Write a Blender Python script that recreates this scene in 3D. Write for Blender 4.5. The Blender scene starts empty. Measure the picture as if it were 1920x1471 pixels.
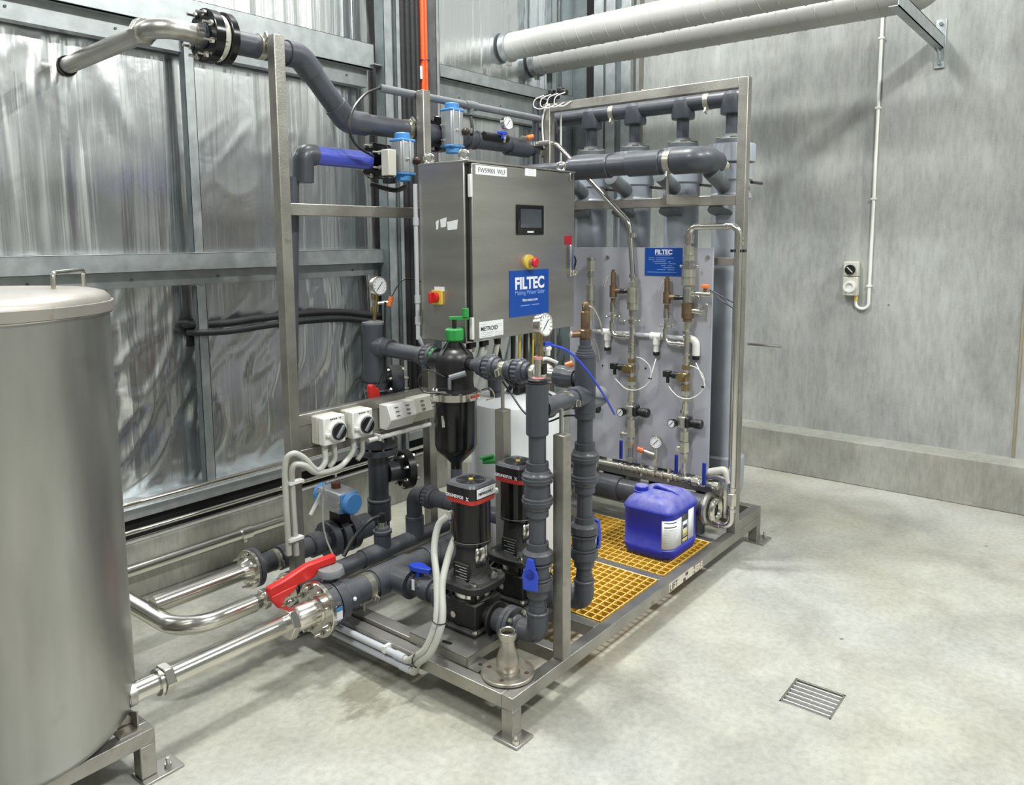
import bpy, bmesh, math, random
from mathutils import Vector, Matrix, noise
random.seed(7)
S = bpy.context.scene
COL = S.collection
PI = math.pi
# ------------------------------------------------------------------ camera, world, lights, exposure
IW, IH = 1920, 1471
FPX, PCX, PCY = 1457.313, 960.0, 622.0
RX, RY, RZ = 0.119891898, 0.00626385, 0.67445088
CP = Vector((-1.921, -1.544, 1.7))
_f = Vector((math.cos(RX)*math.cos(RZ), math.cos(RX)*math.sin(RZ), -math.sin(RX)))
_r = Vector((math.sin(RZ), -math.cos(RZ), 0)); _d = _f.cross(_r)
CR = math.cos(RY)*_r + math.sin(RY)*_d
CD = -math.sin(RY)*_r + math.cos(RY)*_d
cam = bpy.data.cameras.new('camera'); camo = bpy.data.objects.new('camera', cam); COL.objects.link(camo)
cam.sensor_width = 36; cam.sensor_fit = 'HORIZONTAL'; cam.lens = FPX/IW*36
cam.shift_x = 0; cam.shift_y = -(IH/2-PCY)/IW
cam.clip_start = .05; cam.clip_end = 100
mw = Matrix.Identity(4)
for i in range(3):
    mw[i][0] = CR[i]; mw[i][1] = -CD[i]; mw[i][2] = -_f[i]; mw[i][3] = CP[i]
camo.matrix_world = mw; S.camera = camo

def at(px, py, X=None, Y=None, Z=None):
    "the point of the plane X=, Y= or Z= that the photograph shows at a pixel"
    v = CR*((px-PCX)/FPX) + CD*((py-PCY)/FPX) + _f
    k, i = (X, 0) if X is not None else (Y, 1) if Y is not None else (Z, 2)
    return CP + v*((k-CP[i])/v[i])

w = bpy.data.worlds.new('world'); S.world = w; w.use_nodes = True
w.node_tree.nodes['Background'].inputs[0].default_value = (.93, .965, 1.0, 1)
w.node_tree.nodes['Background'].inputs[1].default_value = .27
S.view_settings.view_transform = 'Standard'; S.view_settings.look = 'None'
S.view_settings.gamma = 1; S.view_settings.use_curve_mapping = False
S.view_settings.exposure = 0.0
def lamp(name, loc, sx, sy, e, tgt, col=(.985, 1, .975)):
    l = bpy.data.lights.new(name, 'AREA'); l.shape = 'RECTANGLE'; l.size = sx; l.size_y = sy; l.energy = e; l.color = col
    o = bpy.data.objects.new(name, l); COL.objects.link(o); o.location = loc
    o.rotation_euler = (Vector(tgt)-Vector(loc)).to_track_quat('-Z', 'Y').to_euler()
lamp('high_bay_and_fill_lamp', (.9, 1.2, 5.4), .35, .6, 185, (1.1, .8, 0))
lamp('high_bay_and_fill_lamp', (-.2, -3.2, 5.2), 1.0, .4, 170, (1.0, 0, .6))
lamp('high_bay_and_fill_lamp', (-3.2, .2, 5.2), .5, 1.0, 118, (0, .8, .6))
lamp('high_bay_and_fill_lamp', (2.7, -3.4, 5.2), .2, .2, 112, (3.4, .0, 1.2))
lamp('high_bay_and_fill_lamp', (-1.0, -6.6, 5.0), 2.5, .6, 115, (-1.0, -8.2, 2.8))  # added fill lamp on the unseen front wall, brightens the foil's reflections

# ------------------------------------------------------------------ materials
MATS = {}
def M(name, col, rough=.5, metal=0.0, var=.12, scale=6, stretch=(1, 1, 1), bump=0.0, bscale=60, bstretch=None, dust=0, dustcol=(.42, .41, .37), stain=None, trans=0, alpha=1, rvar=.12, spec=.5, coat=0):
    m = bpy.data.materials.new(name); m.use_nodes = True; nt = m.node_tree; N = nt.nodes; L = nt.links
    b = N['Principled BSDF']; b.inputs['Metallic'].default_value = metal; b.inputs['Roughness'].default_value = rough
    b.inputs['Specular IOR Level'].default_value = spec
    if coat: b.inputs['Coat Weight'].default_value = coat; b.inputs['Coat Roughness'].default_value = .12
    if trans: b.inputs['Transmission Weight'].default_value = trans
    tc = N.new('ShaderNodeTexCoord')
    def nz(sc, st, det=4):
        mp = N.new('ShaderNodeMapping'); mp.inputs['Scale'].default_value = st; L.new(tc.outputs['Object'], mp.inputs[0])
        n = N.new('ShaderNodeTexNoise'); n.inputs['Scale'].default_value = sc; n.inputs['Detail'].default_value = det
        L.new(mp.outputs[0], n.inputs['Vector']); return n
    n = nz(scale, stretch)
    r = N.new('ShaderNodeValToRGB'); r.color_ramp.elements[0].position = .3; r.color_ramp.elements[1].position = .7
    r.color_ramp.elements[0].color = (*[c*(1-var) for c in col], 1); r.color_ramp.elements[1].color = (*[min(1, c*(1+var)) for c in col], 1)
    L.new(n.outputs['Fac'], r.inputs[0]); out = r.outputs[0]
    if stain:
        sc, th, scol = stain
        n2 = nz(sc, (1, 1, 1), 6); r2 = N.new('ShaderNodeValToRGB'); r2.color_ramp.elements[0].position = th; r2.color_ramp.elements[1].position = th+.18
        r2.color_ramp.elements[0].color = (0, 0, 0, 1); r2.color_ramp.elements[1].color = (.8, .8, .8, 1)
        mx = N.new('ShaderNodeMix'); mx.data_type = 'RGBA'; L.new(n2.outputs['Fac'], r2.inputs[0]); L.new(r2.outputs[0], mx.inputs['Factor'])
        L.new(out, mx.inputs['A']); mx.inputs['B'].default_value = (*scol, 1); out = mx.outputs['Result']
    if dust:
        g = N.new('ShaderNodeNewGeometry'); sp = N.new('ShaderNodeSeparateXYZ'); L.new(g.outputs['Normal'], sp.inputs[0])
        n3 = nz(25, (1, 1, 1), 6)
        ml = N.new('ShaderNodeMath'); ml.operation = 'MULTIPLY'; L.new(sp.outputs[2], ml.inputs[0]); L.new(n3.outputs['Fac'], ml.inputs[1])
        m2 = N.new('ShaderNodeMath'); m2.operation = 'MULTIPLY'; m2.use_clamp = True; L.new(ml.outputs[0], m2.inputs[0]); m2.inputs[1].default_value = dust
        mx = N.new('ShaderNodeMix'); mx.data_type = 'RGBA'; L.new(m2.outputs[0], mx.inputs['Factor']); L.new(out, mx.inputs['A']); mx.inputs['B'].default_value = (*dustcol, 1); out = mx.outputs['Result']
    L.new(out, b.inputs['Base Color'])
    if rvar:
        mr = N.new('ShaderNodeMapRange'); mr.inputs[3].default_value = max(.02, rough-rvar*.5); mr.inputs[4].default_value = rough+rvar*.5
        L.new(n.outputs['Fac'], mr.inputs[0]); L.new(mr.outputs[0], b.inputs['Roughness'])
    if bump:
        nb = nz(bscale, bstretch or (1, 1, 1), 5); bp = N.new('ShaderNodeBump'); bp.inputs['Strength'].default_value = bump; bp.inputs['Distance'].default_value = .01
        L.new(nb.outputs['Fac'], bp.inputs['Height']); L.new(bp.outputs[0], b.inputs['Normal'])
    MATS[name] = m; return m
STEEL = M('brushed_stainless', (.45, .44, .41), .36, .92, .14, 5, (1, 1, .25), .08, 160, (1, 1, .05), stain=(9, .66, (.24, .2, .15)))
CABS = M('cabinet_stainless', (.5, .49, .455), .36, .93, .14, 3, (.5, .5, 3), .05, 220, (.05, .05, 1))
BEAM = M('skid_stainless', (.38, .365, .33), .42, .85, .2, 7, (1, 1, 1), .1, 120, dust=.55, dustcol=(.34, .34, .35), stain=(14, .64, (.17, .14, .1)))
CHROME = M('polished_stainless', (.72, .7, .64), .2, 1, .08, 5, rvar=.08)
TANKM = M('tank_stainless', (.42, .42, .4), .34, .9, .24, 3, (1.8, 1.8, .35), .05, 40, (1, 1, .1), stain=(4, .66, (.3, .29, .25)))
LIDM = M('tank_lid_stainless', (.4, .375, .34), .45, .6, .15, 5, stain=(16, .62, (.3, .16, .08)))
GALV = M('galvanised_steel', (.41, .44, .445), .42, .7, .16, 14, bump=.04, bscale=30)
GALVD = M('galvanised_steel_dark_shade', (.17, .2, .205), .6, .5, .2, 10)  # darker copy of the galvanised steel, puts shade on side flanges and webs
PVC = M('dark_grey_pvc', (.058, .065, .08), .38, 0, .15, 8, dust=.5, dustcol=(.24, .23, .22), coat=.1)
PVCL = M('light_grey_pvc', (.34, .37, .42), .42, 0, .1, 6, dust=.5)
PVCM = M('mid_grey_pvc', (.15, .165, .18), .45, 0, .1, 6, dust=.6)
PANELM = M('grey_pvc_sheet', (.42, .425, .475), .4, 0, .08, 4, stain=(5, .68, (.3, .3, .34)))
BLACK = M('black_plastic', (.012, .012, .013), .35, 0, .2, 8, dust=.25, dustcol=(.2, .2, .19))
BLACKG = M('black_paint', (.004, .0045, .005), .22, 0, .2, 8)
CAST = M('black_cast_iron', (.014, .014, .015), .5, .1, .3, 20, bump=.3, bscale=90, dust=.25)
RUBBER = M('black_rubber_lagging', (.011, .011, .013), .6, 0, .3, 9, bump=.2)
RED = M('red_plastic', (.62, .02, .018), .38, 0, .06, 4)
REDO = M('red_enamel', (.55, .03, .02), .35, 0, .08, 4)
BLUE = M('blue_plastic', (.025, .07, .6), .36, 0, .08, 5)
BLUEL = M('light_blue_plastic', (.07, .27, .62), .45, 0, .1, 6, dust=.3)
JERRY = M('blue_drum_plastic', (.012, .025, .47), .42, 0, .12, 5, dust=1.1, dustcol=(.36, .36, .5), bump=.06, bscale=30)
CLEARB = M('clear_blue_pipe', (.06, .085, .5), .12, 0, .1, 4, dust=.45, dustcol=(.5, .55, .75), coat=.6)
SIGNB = M('sign_blue', (.006, .07, .37), .35, 0, .04, 4)
GREEN = M('green_plastic', (.03, .3, .06), .4, 0, .12, 9, dust=.5, dustcol=(.2, .5, .25))
BRASS = M('brass', (.36, .28, .13), .34, .9, .3, 18)
BRONZE = M('bronze', (.24, .165, .10), .42, .8, .3, 22)
NICKEL = M('nickel_brass', (.64, .63, .53), .3, .9, .15, 14)
WHITE = M('white_plastic', (.78, .78, .74), .45, 0, .04, 4)
WHITED = M('off_white_plastic', (.58, .57, .5), .5, 0, .06, 5)
DRUMW = M('white_polyethylene', (.8, .83, .84), .4, 0, .03, 3)
FACE = M('white_dial', (.85, .87, .88), .3, 0, .02, 3)
PAPER = M('white_label', (.9, .92, .93), .45, 0, .02, 3)
TXTW = M('white_print', (.82, .84, .9), .5, 0, .02, 3)
TXTL = M('pale_blue_print', (.2, .34, .7), .5, 0, .02, 3)
INK = M('dark_print', (.06, .06, .07), .6, 0, .05, 3)
INKG = M('grey_print', (.5, .53, .55), .6, 0, .05, 3)
CREAM = M('cream_vinyl', (.72, .66, .55), .5, 0, .05, 6)
ORANGE = M('orange_plastic', (.85, .19, .04), .4, 0, .1, 6)
ORPIPE = M('orange_pipe', (.85, .09, .015), .35, 0, .08, 4)
YELLOW = M('yellow_plastic', (.75, .55, .08), .4, 0, .08, 6)
YGRATE = M('yellow_grating', (.74, .43, .03), .5, 0, .2, 14, dust=1.3, dustcol=(.85, .66, .26))  # dust setting here tints upward bar faces a paler yellow
GREYC = M('grey_conduit', (.5, .52, .55), .42, 0, .05, 4)
FLEX = M('grey_flex_conduit', (.47, .475, .43), .5, 0, .06, 5)
CABLEW = M('white_cable', (.72, .72, .7), .45, 0, .04, 5)
HOSEB = M('blue_hose', (.03, .08, .66), .35, 0, .05, 5)
ALU = M('anodised_aluminium', (.5, .52, .54), .42, .7, .1, 8, dust=.3)
SCREEN = M('dark_screen', (.07, .08, .1), .12, 0, .3, 2)
DUCTM = M('duct_cladding', (.45, .45, .43), .5, .12, .08, 3, bump=.05, bscale=12)
IRON = M('dusty_iron', (.1, .095, .08), .6, .3, .3, 12, dust=.5)
DRAINM = M('worn_drain_steel', (.85, .85, .82), .5, .2, .05)
DARK = M('black_void', (.008, .008, .008), .9, 0, .2, 3)
RUST = M('rusty_stainless', (.47, .44, .38), .36, .85, .2, 18, stain=(16, .6, (.3, .17, .08)))

def foil_mat():
    m = bpy.data.materials.new('crumpled_foil'); m.use_nodes = True; nt = m.node_tree; N = nt.nodes; L = nt.links
    b = N['Principled BSDF']; b.inputs['Metallic'].default_value = 1; b.inputs['Roughness'].default_value = .24
    b.inputs['Base Color'].default_value = (.79, .81, .82, 1)
    tc = N.new('ShaderNodeTexCoord'); prev = None
    for sc, st, stg, dist in ((1.0, (11, 11, .35), .28, .03), (1, (60, 60, 2.0), .09, .006), (1, (7, 7, 5), .12, .02)):
        mp = N.new('ShaderNodeMapping'); mp.inputs['Scale'].default_value = st; L.new(tc.outputs['Object'], mp.inputs[0])
        n = N.new('ShaderNodeTexNoise'); n.inputs['Scale'].default_value = sc; n.inputs['Detail'].default_value = 3; n.inputs['Distortion'].default_value = .6
        L.new(mp.outputs[0], n.inputs['Vector'])
        bp = N.new('ShaderNodeBump'); bp.inputs['Strength'].default_value = stg; bp.inputs['Distance'].default_value = dist
        L.new(n.outputs['Fac'], bp.inputs['Height'])
        if prev: L.new(prev.outputs[0], bp.inputs['Normal'])
        prev = bp
    L.new(prev.outputs[0], b.inputs['Normal'])
    return m
FOIL = foil_mat()

def concrete(name, col, dark, rough, sc1, stretch, blot=.5, scratch=0, spots=True, warm=(0.9, .86, .7), stain=None):
    m = bpy.data.materials.new(name); m.use_nodes = True; nt = m.node_tree; N = nt.nodes; L = nt.links
    b = N['Principled BSDF']; b.inputs['Roughness'].default_value = rough
    tc = N.new('ShaderNodeTexCoord')
    def nz(sc, st, det, ds=0):
        mp = N.new('ShaderNodeMapping'); mp.inputs['Scale'].default_value = st; L.new(tc.outputs['Object'], mp.inputs[0])
        n = N.new('ShaderNodeTexNoise'); n.inputs['Scale'].default_value = sc; n.inputs['Detail'].default_value = det; n.inputs['Roughness'].default_value = .62
        n.inputs['Distortion'].default_value = ds; L.new(mp.outputs[0], n.inputs['Vector']); return n
    def ramp(n, p0, p1, c0, c1):
        r = N.new('ShaderNodeValToRGB'); r.color_ramp.elements[0].position = p0; r.color_ramp.elements[1].position = p1
        r.color_ramp.elements[0].color = (*c0, 1); r.color_ramp.elements[1].color = (*c1, 1); L.new(n.outputs['Fac'], r.inputs[0]); return r
    def mul(a, bb, f, mode='MULTIPLY'):
        x = N.new('ShaderNodeMix'); x.data_type = 'RGBA'; x.blend_type = mode; x.inputs['Factor'].default_value = f
        L.new(a, x.inputs['A']); L.new(bb, x.inputs['B']); return x.outputs['Result']
    o = ramp(nz(sc1, stretch, 9, .4), .32, .68, dark, col).outputs[0]
    o = mul(o, ramp(nz(sc1*.35, (1, 1, 1), 4), .35, .65, warm, (1, 1, 1)).outputs[0], blot)
    o = mul(o, ramp(nz(38, (1, 1, .22), 8), .3, .6, (.7, .7, .68), (1.0, 1.0, 1.0)).outputs[0], .7)
    if spots:
        v = N.new('ShaderNodeTexVoronoi'); v.inputs['Scale'].default_value = 3.1; L.new(tc.outputs['Object'], v.inputs['Vector'])
        r = N.new('ShaderNodeValToRGB'); r.color_ramp.elements[0].position = .018; r.color_ramp.elements[1].position = .035
        r.color_ramp.elements[0].color = (.25, .24, .22, 1); r.color_ramp.elements[1].color = (1, 1, 1, 1); L.new(v.outputs['Distance'], r.inputs[0])
        o = mul(o, r.outputs[0], .8)
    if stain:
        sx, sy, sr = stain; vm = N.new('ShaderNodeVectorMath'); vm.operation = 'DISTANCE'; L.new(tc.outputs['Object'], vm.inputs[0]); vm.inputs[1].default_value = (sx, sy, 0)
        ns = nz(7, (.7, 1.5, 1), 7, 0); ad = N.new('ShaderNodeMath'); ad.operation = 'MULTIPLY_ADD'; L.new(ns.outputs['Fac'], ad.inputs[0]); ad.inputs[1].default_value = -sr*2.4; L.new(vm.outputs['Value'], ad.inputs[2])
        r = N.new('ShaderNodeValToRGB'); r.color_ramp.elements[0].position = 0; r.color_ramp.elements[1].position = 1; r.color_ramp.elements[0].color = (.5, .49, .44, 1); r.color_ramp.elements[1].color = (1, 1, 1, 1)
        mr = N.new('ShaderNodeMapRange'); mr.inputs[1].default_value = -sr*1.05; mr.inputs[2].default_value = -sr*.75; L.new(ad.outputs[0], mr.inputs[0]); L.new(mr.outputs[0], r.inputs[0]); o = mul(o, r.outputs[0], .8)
    L.new(o, b.inputs['Base Color'])
    nb = nz(70, (1, 1, 1), 6); bp = N.new('ShaderNodeBump'); bp.inputs['Strength'].default_value = .12; bp.inputs['Distance'].default_value = .01
    L.new(nb.outputs['Fac'], bp.inputs['Height']); L.new(bp.outputs[0], b.inputs['Normal'])
    return m
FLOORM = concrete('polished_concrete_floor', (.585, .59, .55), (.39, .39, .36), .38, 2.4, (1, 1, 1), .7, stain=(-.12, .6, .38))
WALLM = concrete('precast_concrete_wall', (.48, .495, .47), (.3, .31, .3), .7, 2.6, (1, 1, .5), .35, warm=(.86, .88, .86))
KERBM = concrete('kerb_concrete', (.46, .46, .43), (.3, .3, .28), .65, 3, (1, 1, 1), .4)
GRIM = concrete('pale_unseen_wall', (.62, .63, .62), (.5, .51, .5), .8, 1, (1, 1, 1), .2, spots=False)

# ------------------------------------------------------------------ mesh helpers
def fr(axis):
    a = Vector(axis).normalized(); u = Vector((0, 0, 1)) if abs(a.z) < .9 else Vector((1, 0, 0))
    x = u.cross(a).normalized(); y = a.cross(x); return x, y, a
class MB:
    def __init__(s): s.v = []; s.f = []
    def box(s, a, b):
        x0, y0, z0 = [min(p, q) for p, q in zip(a, b)]; x1, y1, z1 = [max(p, q) for p, q in zip(a, b)]
        n = len(s.v); s.v += [(x, y, z) for z in (z0, z1) for x, y in ((x0, y0), (x1, y0), (x1, y1), (x0, y1))]
        s.f += [tuple(n+i for i in q) for q in ((3, 2, 1, 0), (4, 5, 6, 7), (0, 1, 5, 4), (1, 2, 6, 5), (2, 3, 7, 6), (3, 0, 4, 7))]; return s
    def cbox(s, c, d): return s.box([p-q/2 for p, q in zip(c, d)], [p+q/2 for p, q in zip(c, d)])
    def obox(s, p, q, wx, wz, up=(0, 0, 1)):
        "box bar from p to q"
        p, q = Vector(p), Vector(q); a = (q-p).normalized(); u = Vector(up); x = u.cross(a).normalized(); y = a.cross(x)
        n = len(s.v)
        for e in (p, q):
            for i, j in ((-1, -1), (1, -1), (1, 1), (-1, 1)): s.v.append(tuple(e+x*i*wx/2+y*j*wz/2))
        s.f += [tuple(n+i for i in t) for t in ((3, 2, 1, 0), (4, 5, 6, 7), (0, 1, 5, 4), (1, 2, 6, 5), (2, 3, 7, 6), (3, 0, 4, 7))]; return s
    def lathe(s, o, axis, prof, n=24, caps=True, fl=None):
        "prof = [(t, r)] along axis from o; fl(k, r) may change the radius by angle step"
        o = Vector(o); x, y, a = fr(axis); st = len(s.v)
        for t, r in prof:
            for k in range(n):
                rr = fl(k, r) if fl else r
                an = 2*PI*k/n; s.v.append(tuple(o+a*t+x*math.cos(an)*rr+y*math.sin(an)*rr))
        for i in range(len(prof)-1):
            for k in range(n):
                k2 = (k+1) % n; s.f.append((st+i*n+k, st+i*n+k2, st+(i+1)*n+k2, st+(i+1)*n+k))
        if caps:
            s.f.append(tuple(st+k for k in reversed(range(n)))); e = st+(len(prof)-1)*n; s.f.append(tuple(e+k for k in range(n)))
        return s
    def cyl(s, p, q, r, r2=None, n=24, ch=0):
        p, q = Vector(p), Vector(q); L = (q-p).length; r2 = r if r2 is None else r2
        pr = [(0, r), (L, r2)] if not ch else [(0, r-ch), (ch, r), (L-ch, r2), (L, r2-ch)]
        return s.lathe(p, q-p, pr, n)
    def hex(s, p, q, r): return s.cyl(p, q, r, n=6)
    def tube(s, pts, r, n=12, caps=True):
        pts = [Vector(p) for p in pts]; st = len(s.v); m = len(pts)
        t0 = (pts[1]-pts[0]).normalized(); x, y, _ = fr(t0)
        for i, p in enumerate(pts):
            t = (pts[min(i+1, m-1)]-pts[max(i-1, 0)]).normalized()
            x = (x-t*x.dot(t)).normalized(); y = t.cross(x)
            rr = r[i] if isinstance(r, (list, tuple)) else r
            for k in range(n):
                an = 2*PI*k/n; s.v.append(tuple(p+x*math.cos(an)*rr+y*math.sin(an)*rr))
        for i in range(m-1):
            for k in range(n):
                k2 = (k+1) % n; s.f.append((st+i*n+k, st+i*n+k2, st+(i+1)*n+k2, st+(i+1)*n+k))
        if caps:
            s.f.append(tuple(st+k for k in reversed(range(n)))); e = st+(m-1)*n; s.f.append(tuple(e+k for k in range(n)))
        return s
    def prism(s, poly, depth, o=(0, 0, 0), x=(1, 0, 0), y=(0, 1, 0)):
        "2-D polygon in the frame x, y at o, pushed along x cross y"
        o, x, y = Vector(o), Vector(x), Vector(y); z = x.cross(y).normalized(); n = len(poly); st = len(s.v)
        for h in (0, depth):
            for a, b in poly: s.v.append(tuple(o+x*a+y*b+z*h))
        s.f.append(tuple(st+k for k in reversed(range(n)))); s.f.append(tuple(st+n+k for k in range(n)))
        for k in range(n):
            k2 = (k+1) % n; s.f.append((st+k, st+k2, st+n+k2, st+n+k))
        return s
    def ball(s, c, r, n=14, sq=1):
        return s.lathe(Vector(c)-Vector((0, 0, r*sq)), (0, 0, 1), [(r*sq*(1-math.cos(PI*i/8)), max(1e-4, r*math.sin(PI*i/8))) for i in range(9)], n)
    def torus(s, c, axis, R, r, n=28, k=8):
        x, y, a = fr(axis); c = Vector(c); st = len(s.v)
        for i in range(n):
            an = 2*PI*i/n; d = x*math.cos(an)+y*math.sin(an)
            for j in range(k):
                b = 2*PI*j/k; s.v.append(tuple(c+d*(R+r*math.cos(b))+a*r*math.sin(b)))
        for i in range(n):
            for j in range(k):
                s.f.append((st+i*k+j, st+((i+1) % n)*k+j, st+((i+1) % n)*k+(j+1) % k, st+i*k+(j+1) % k))
        return s
    def build(s, name, mat, parent=None, bev=0, sharp=35, smooth=True):
        org = Vector((0, 0, 0)); q = parent
        while q is not None: org += q.location; q = q.parent
        me = bpy.data.meshes.new(name); me.from_pydata([(a-org.x, b-org.y, c-org.z) for a, b, c in s.v], [], s.f); me.validate(); me.update()
        if smooth:
            for p in me.polygons: p.use_smooth = True
            me.set_sharp_from_angle(angle=math.radians(sharp))
        me.materials.append(mat); o = bpy.data.objects.new(name, me); COL.objects.link(o); o.parent = parent
        if bev:
            b = o.modifiers.new('bevel', 'BEVEL'); b.width = bev; b.segments = 2; b.limit_method = 'ANGLE'; b.angle_limit = math.radians(50)
        return o
def thing(name, label, cat, loc=(0, 0, 0), group=None):
    o = bpy.data.objects.new(name, None); o.empty_display_size = .05; COL.objects.link(o); o.location = loc; o['label'] = label; o['category'] = cat
    if group: o['group'] = group
    return o
def solo(mb, name, mat, label, cat, group=None, bev=0, kind=None, sharp=35):
    "a thing that is one mesh, its origin at the middle of its base"
    xs = [v[0] for v in mb.v]; ys = [v[1] for v in mb.v]; zs = [v[2] for v in mb.v]
    c = Vector(((min(xs)+max(xs))/2, (min(ys)+max(ys))/2, min(zs)))
    mb.v = [(a-c.x, b-c.y, d-c.z) for a, b, d in mb.v]
    o = mb.build(name, mat, None, bev, sharp); o.location = c; o['label'] = label; o['category'] = cat
    if group: o['group'] = group
    return o
def struct(mb, name, mat, parent=None, bev=0):
    o = mb.build(name, mat, parent, bev)
    if parent is None: o['kind'] = 'structure'
    return o
def dup(root, d, label, rename=None):
    d = Vector(d); r = root.copy(); COL.objects.link(r); r.location = root.location+d; r['label'] = label
    for ch in list(root.children):
        c = ch.copy(); COL.objects.link(c); c.parent = r
        for g in list(ch.children):
            e = g.copy(); COL.objects.link(e); e.parent = c
    return r
def text(s, size, o, x, y, mat, parent, name='lettering', align='LEFT', bold=0, ex=.0006):
    cu = bpy.data.curves.new('t', 'FONT'); cu.body = s; cu.size = size; cu.align_x = align; cu.offset = bold; cu.extrude = ex
    t = bpy.data.objects.new('t', cu); COL.objects.link(t); bpy.context.view_layer.update()
    me = bpy.data.meshes.new_from_object(t.evaluated_get(bpy.context.evaluated_depsgraph_get())); bpy.data.objects.remove(t)
    x, y, o = Vector(x).normalized(), Vector(y).normalized(), Vector(o); z = x.cross(y)
    org = Vector((0, 0, 0)); q = parent
    while q is not None: org += q.location; q = q.parent
    m = Matrix(((x.x, y.x, z.x, o.x-org.x), (x.y, y.y, z.y, o.y-org.y), (x.z, y.z, z.z, o.z-org.z), (0, 0, 0, 1)))
    me.transform(m); me.materials.clear(); me.materials.append(mat)
    ob = bpy.data.objects.new(name, me); COL.objects.link(ob); ob.parent = parent; return ob
def bend(pts, R, n=8):
    "polyline with rounded corners"
    pts = [Vector(p) for p in pts]; out = [pts[0]]
    for i in range(1, len(pts)-1):
        a, p, b = pts[i-1], pts[i], pts[i+1]; u = (a-p).normalized(); v = (b-p).normalized(); ang = u.angle(v)
        if ang > PI-.02: out.append(p); continue
        d = min(R/math.tan(ang/2), (a-p).length*.49, (b-p).length*.49); rr = d*math.tan(ang/2)
        c = p+(u+v).normalized()*(rr/math.sin(ang/2)); s0 = p+u*d; s1 = p+v*d
        e0 = (s0-c); th = e0.angle(s1-c); ax = e0.cross(s1-c).normalized()
        for k in range(n+1): out.append(c+Matrix.Rotation(th*k/n, 3, ax) @ e0)
    out.append(pts[-1]); return out
def curve(pts, n=8):
    "smooth curve through points"
    P = [Vector(p) for p in pts]; P = [P[0]*2-P[1]]+P+[P[-1]*2-P[-2]]; out = []
    for i in range(1, len(P)-2):
        for k in range(n):
            t = k/n; a, b, c, d = P[i-1:i+3]
            out.append(.5*((2*b)+(c-a)*t+(2*a-5*b+4*c-d)*t*t+(3*b-a-3*c+d)*t**3))
    out.append(P[-2]); return out
V = Vector
AX = {'x': V((1, 0, 0)), 'y': V((0, 1, 0)), 'z': V((0, 0, 1))}

# parts of pipework --------------------------------------------------
def collar(par, p, axis, r, L=.03, mat=None, name='collar'):
    a = V(axis).normalized()*L/2; return MB().cyl(V(p)-a, V(p)+a, r, ch=min(.003, L*.2), n=28).build(name, mat or PVC, par)
def union(par, p, axis, r, L=.13, mat=None, ribs=True):
    "pipe union: two collars and a ribbed nut"
    a = V(axis).normalized(); p = V(p)
    MB().lathe(p-a*L/2, a, [(0, r*.78), (L*.16, r*.8), (L*.17, r*.7), (L*.2, r*.92), (L*.34, r*1.0), (L*.36, r*.84), (L*.62, r*.84), (L*.64, r*1.0), (L*.8, r*.92), (L*.83, r*.7), (L*.84, r*.8), (L, r*.78)], 28).build('union_body', mat or PVC, par)
    if ribs:
        MB().lathe(p-a*L*.2, a, [(0, r*.95), (.004, r*1.1), (L*.25, r*1.1), (L*.28, r*.95)], 72, fl=lambda k, q: q*(1 if k % 4 < 2 else .93)).build('union_nut', mat or PVC, par)
def flange(par, p, axis, r, t=.02, nb=8, mat=None, bmat=None, bl=.05, br=.006, name='flange'):
    a = V(axis).normalized(); p = V(p); x, y, _ = fr(a)
    f = MB().cyl(p-a*t/2, p+a*t/2, r, n=36, ch=.002).build(name, mat or PVC, par)
    me = None
    for k in range(nb):
        an = 2*PI*(k+.5)/nb; q = p+(x*math.cos(an)+y*math.sin(an))*r*.82
        b = MB(); b.cyl(q-a*bl/2, q+a*bl/2, br*.6, n=10); b.hex(q-a*(t/2+.014), q-a*(t/2+.002), br*1.35); b.hex(q+a*(t/2+.002), q+a*(t/2+.014), br*1.35)
        b.build('bolt', bmat or CHROME, f)
    return f
def pclamp(par, p, axis, r, side=(0, 0, -1), w_=.022, mat=None):
    "steel saddle clamp with an ear"
    a = V(axis).normalized(); p = V(p); sd = V(side).normalized()
    m = MB().cyl(p-a*w_/2, p+a*w_/2, r+.003, n=28)
    q = p+sd*(r+.012); m.obox(q-sd*.014, q+sd*.016, w_, .008, a); 
    c = MB().hex(q-a.cross(sd)*.014, q+a.cross(sd)*.014, .006)
    o = m.build('pipe_clamp', mat or NICKEL, par); c.build('bolt', CHROME, o); return o
def gauge(p, face, r, label, stem=None, rim=None, group=None, sm=NICKEL):
    "round pressure gauge: p = centre of its back, face = direction the dial looks"
    a = V(face).normalized(); p = V(p); t = thing('pressure_gauge', label, 'gauge', p, group)
    MB().lathe(p, a, [(0, r*.9), (.004, r), (.024, r), (.026, r*1.12), (.033, r*1.12), (.034, r*.98)], 32).build('case', rim or CHROME, t)
    MB().cyl(p+a*.0335, p+a*.035, r*.97, n=32).build('dial', FACE, t)
    x, y, _ = fr(a); n = MB(); c = p+a*.036; d = (-x*.7-y*.75).normalized()
    n.obox(c-d*r*.6, c+d*r*.62, .0035, .001, a)
    for k in range(11):
        an = math.radians(-45+27*k); q = x*math.cos(an)+y*math.sin(an); n.obox(c+q*r*.72, c+q*r*.88, .0018, .0008, a)
    n.build('needle', INK, t); MB().torus(p+a*.034, a, r*1.04, r*.09).build('bezel', rim or CHROME, t)
    if stem is not None:
        z0 = p+a*.014; b = V(stem); m = MB().cyl(b, z0-V((0, 0, r*.8)), .009, n=12)
        L = (z0.z-r*.8)-b.z
        m.hex(b+V((0, 0, L*.25)), b+V((0, 0, L*.5)), .015); m.hex(b+V((0, 0, L*.75)), b+V((0, 0, L*.98)), .012); m.build('stem', sm, t)
    return t
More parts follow.
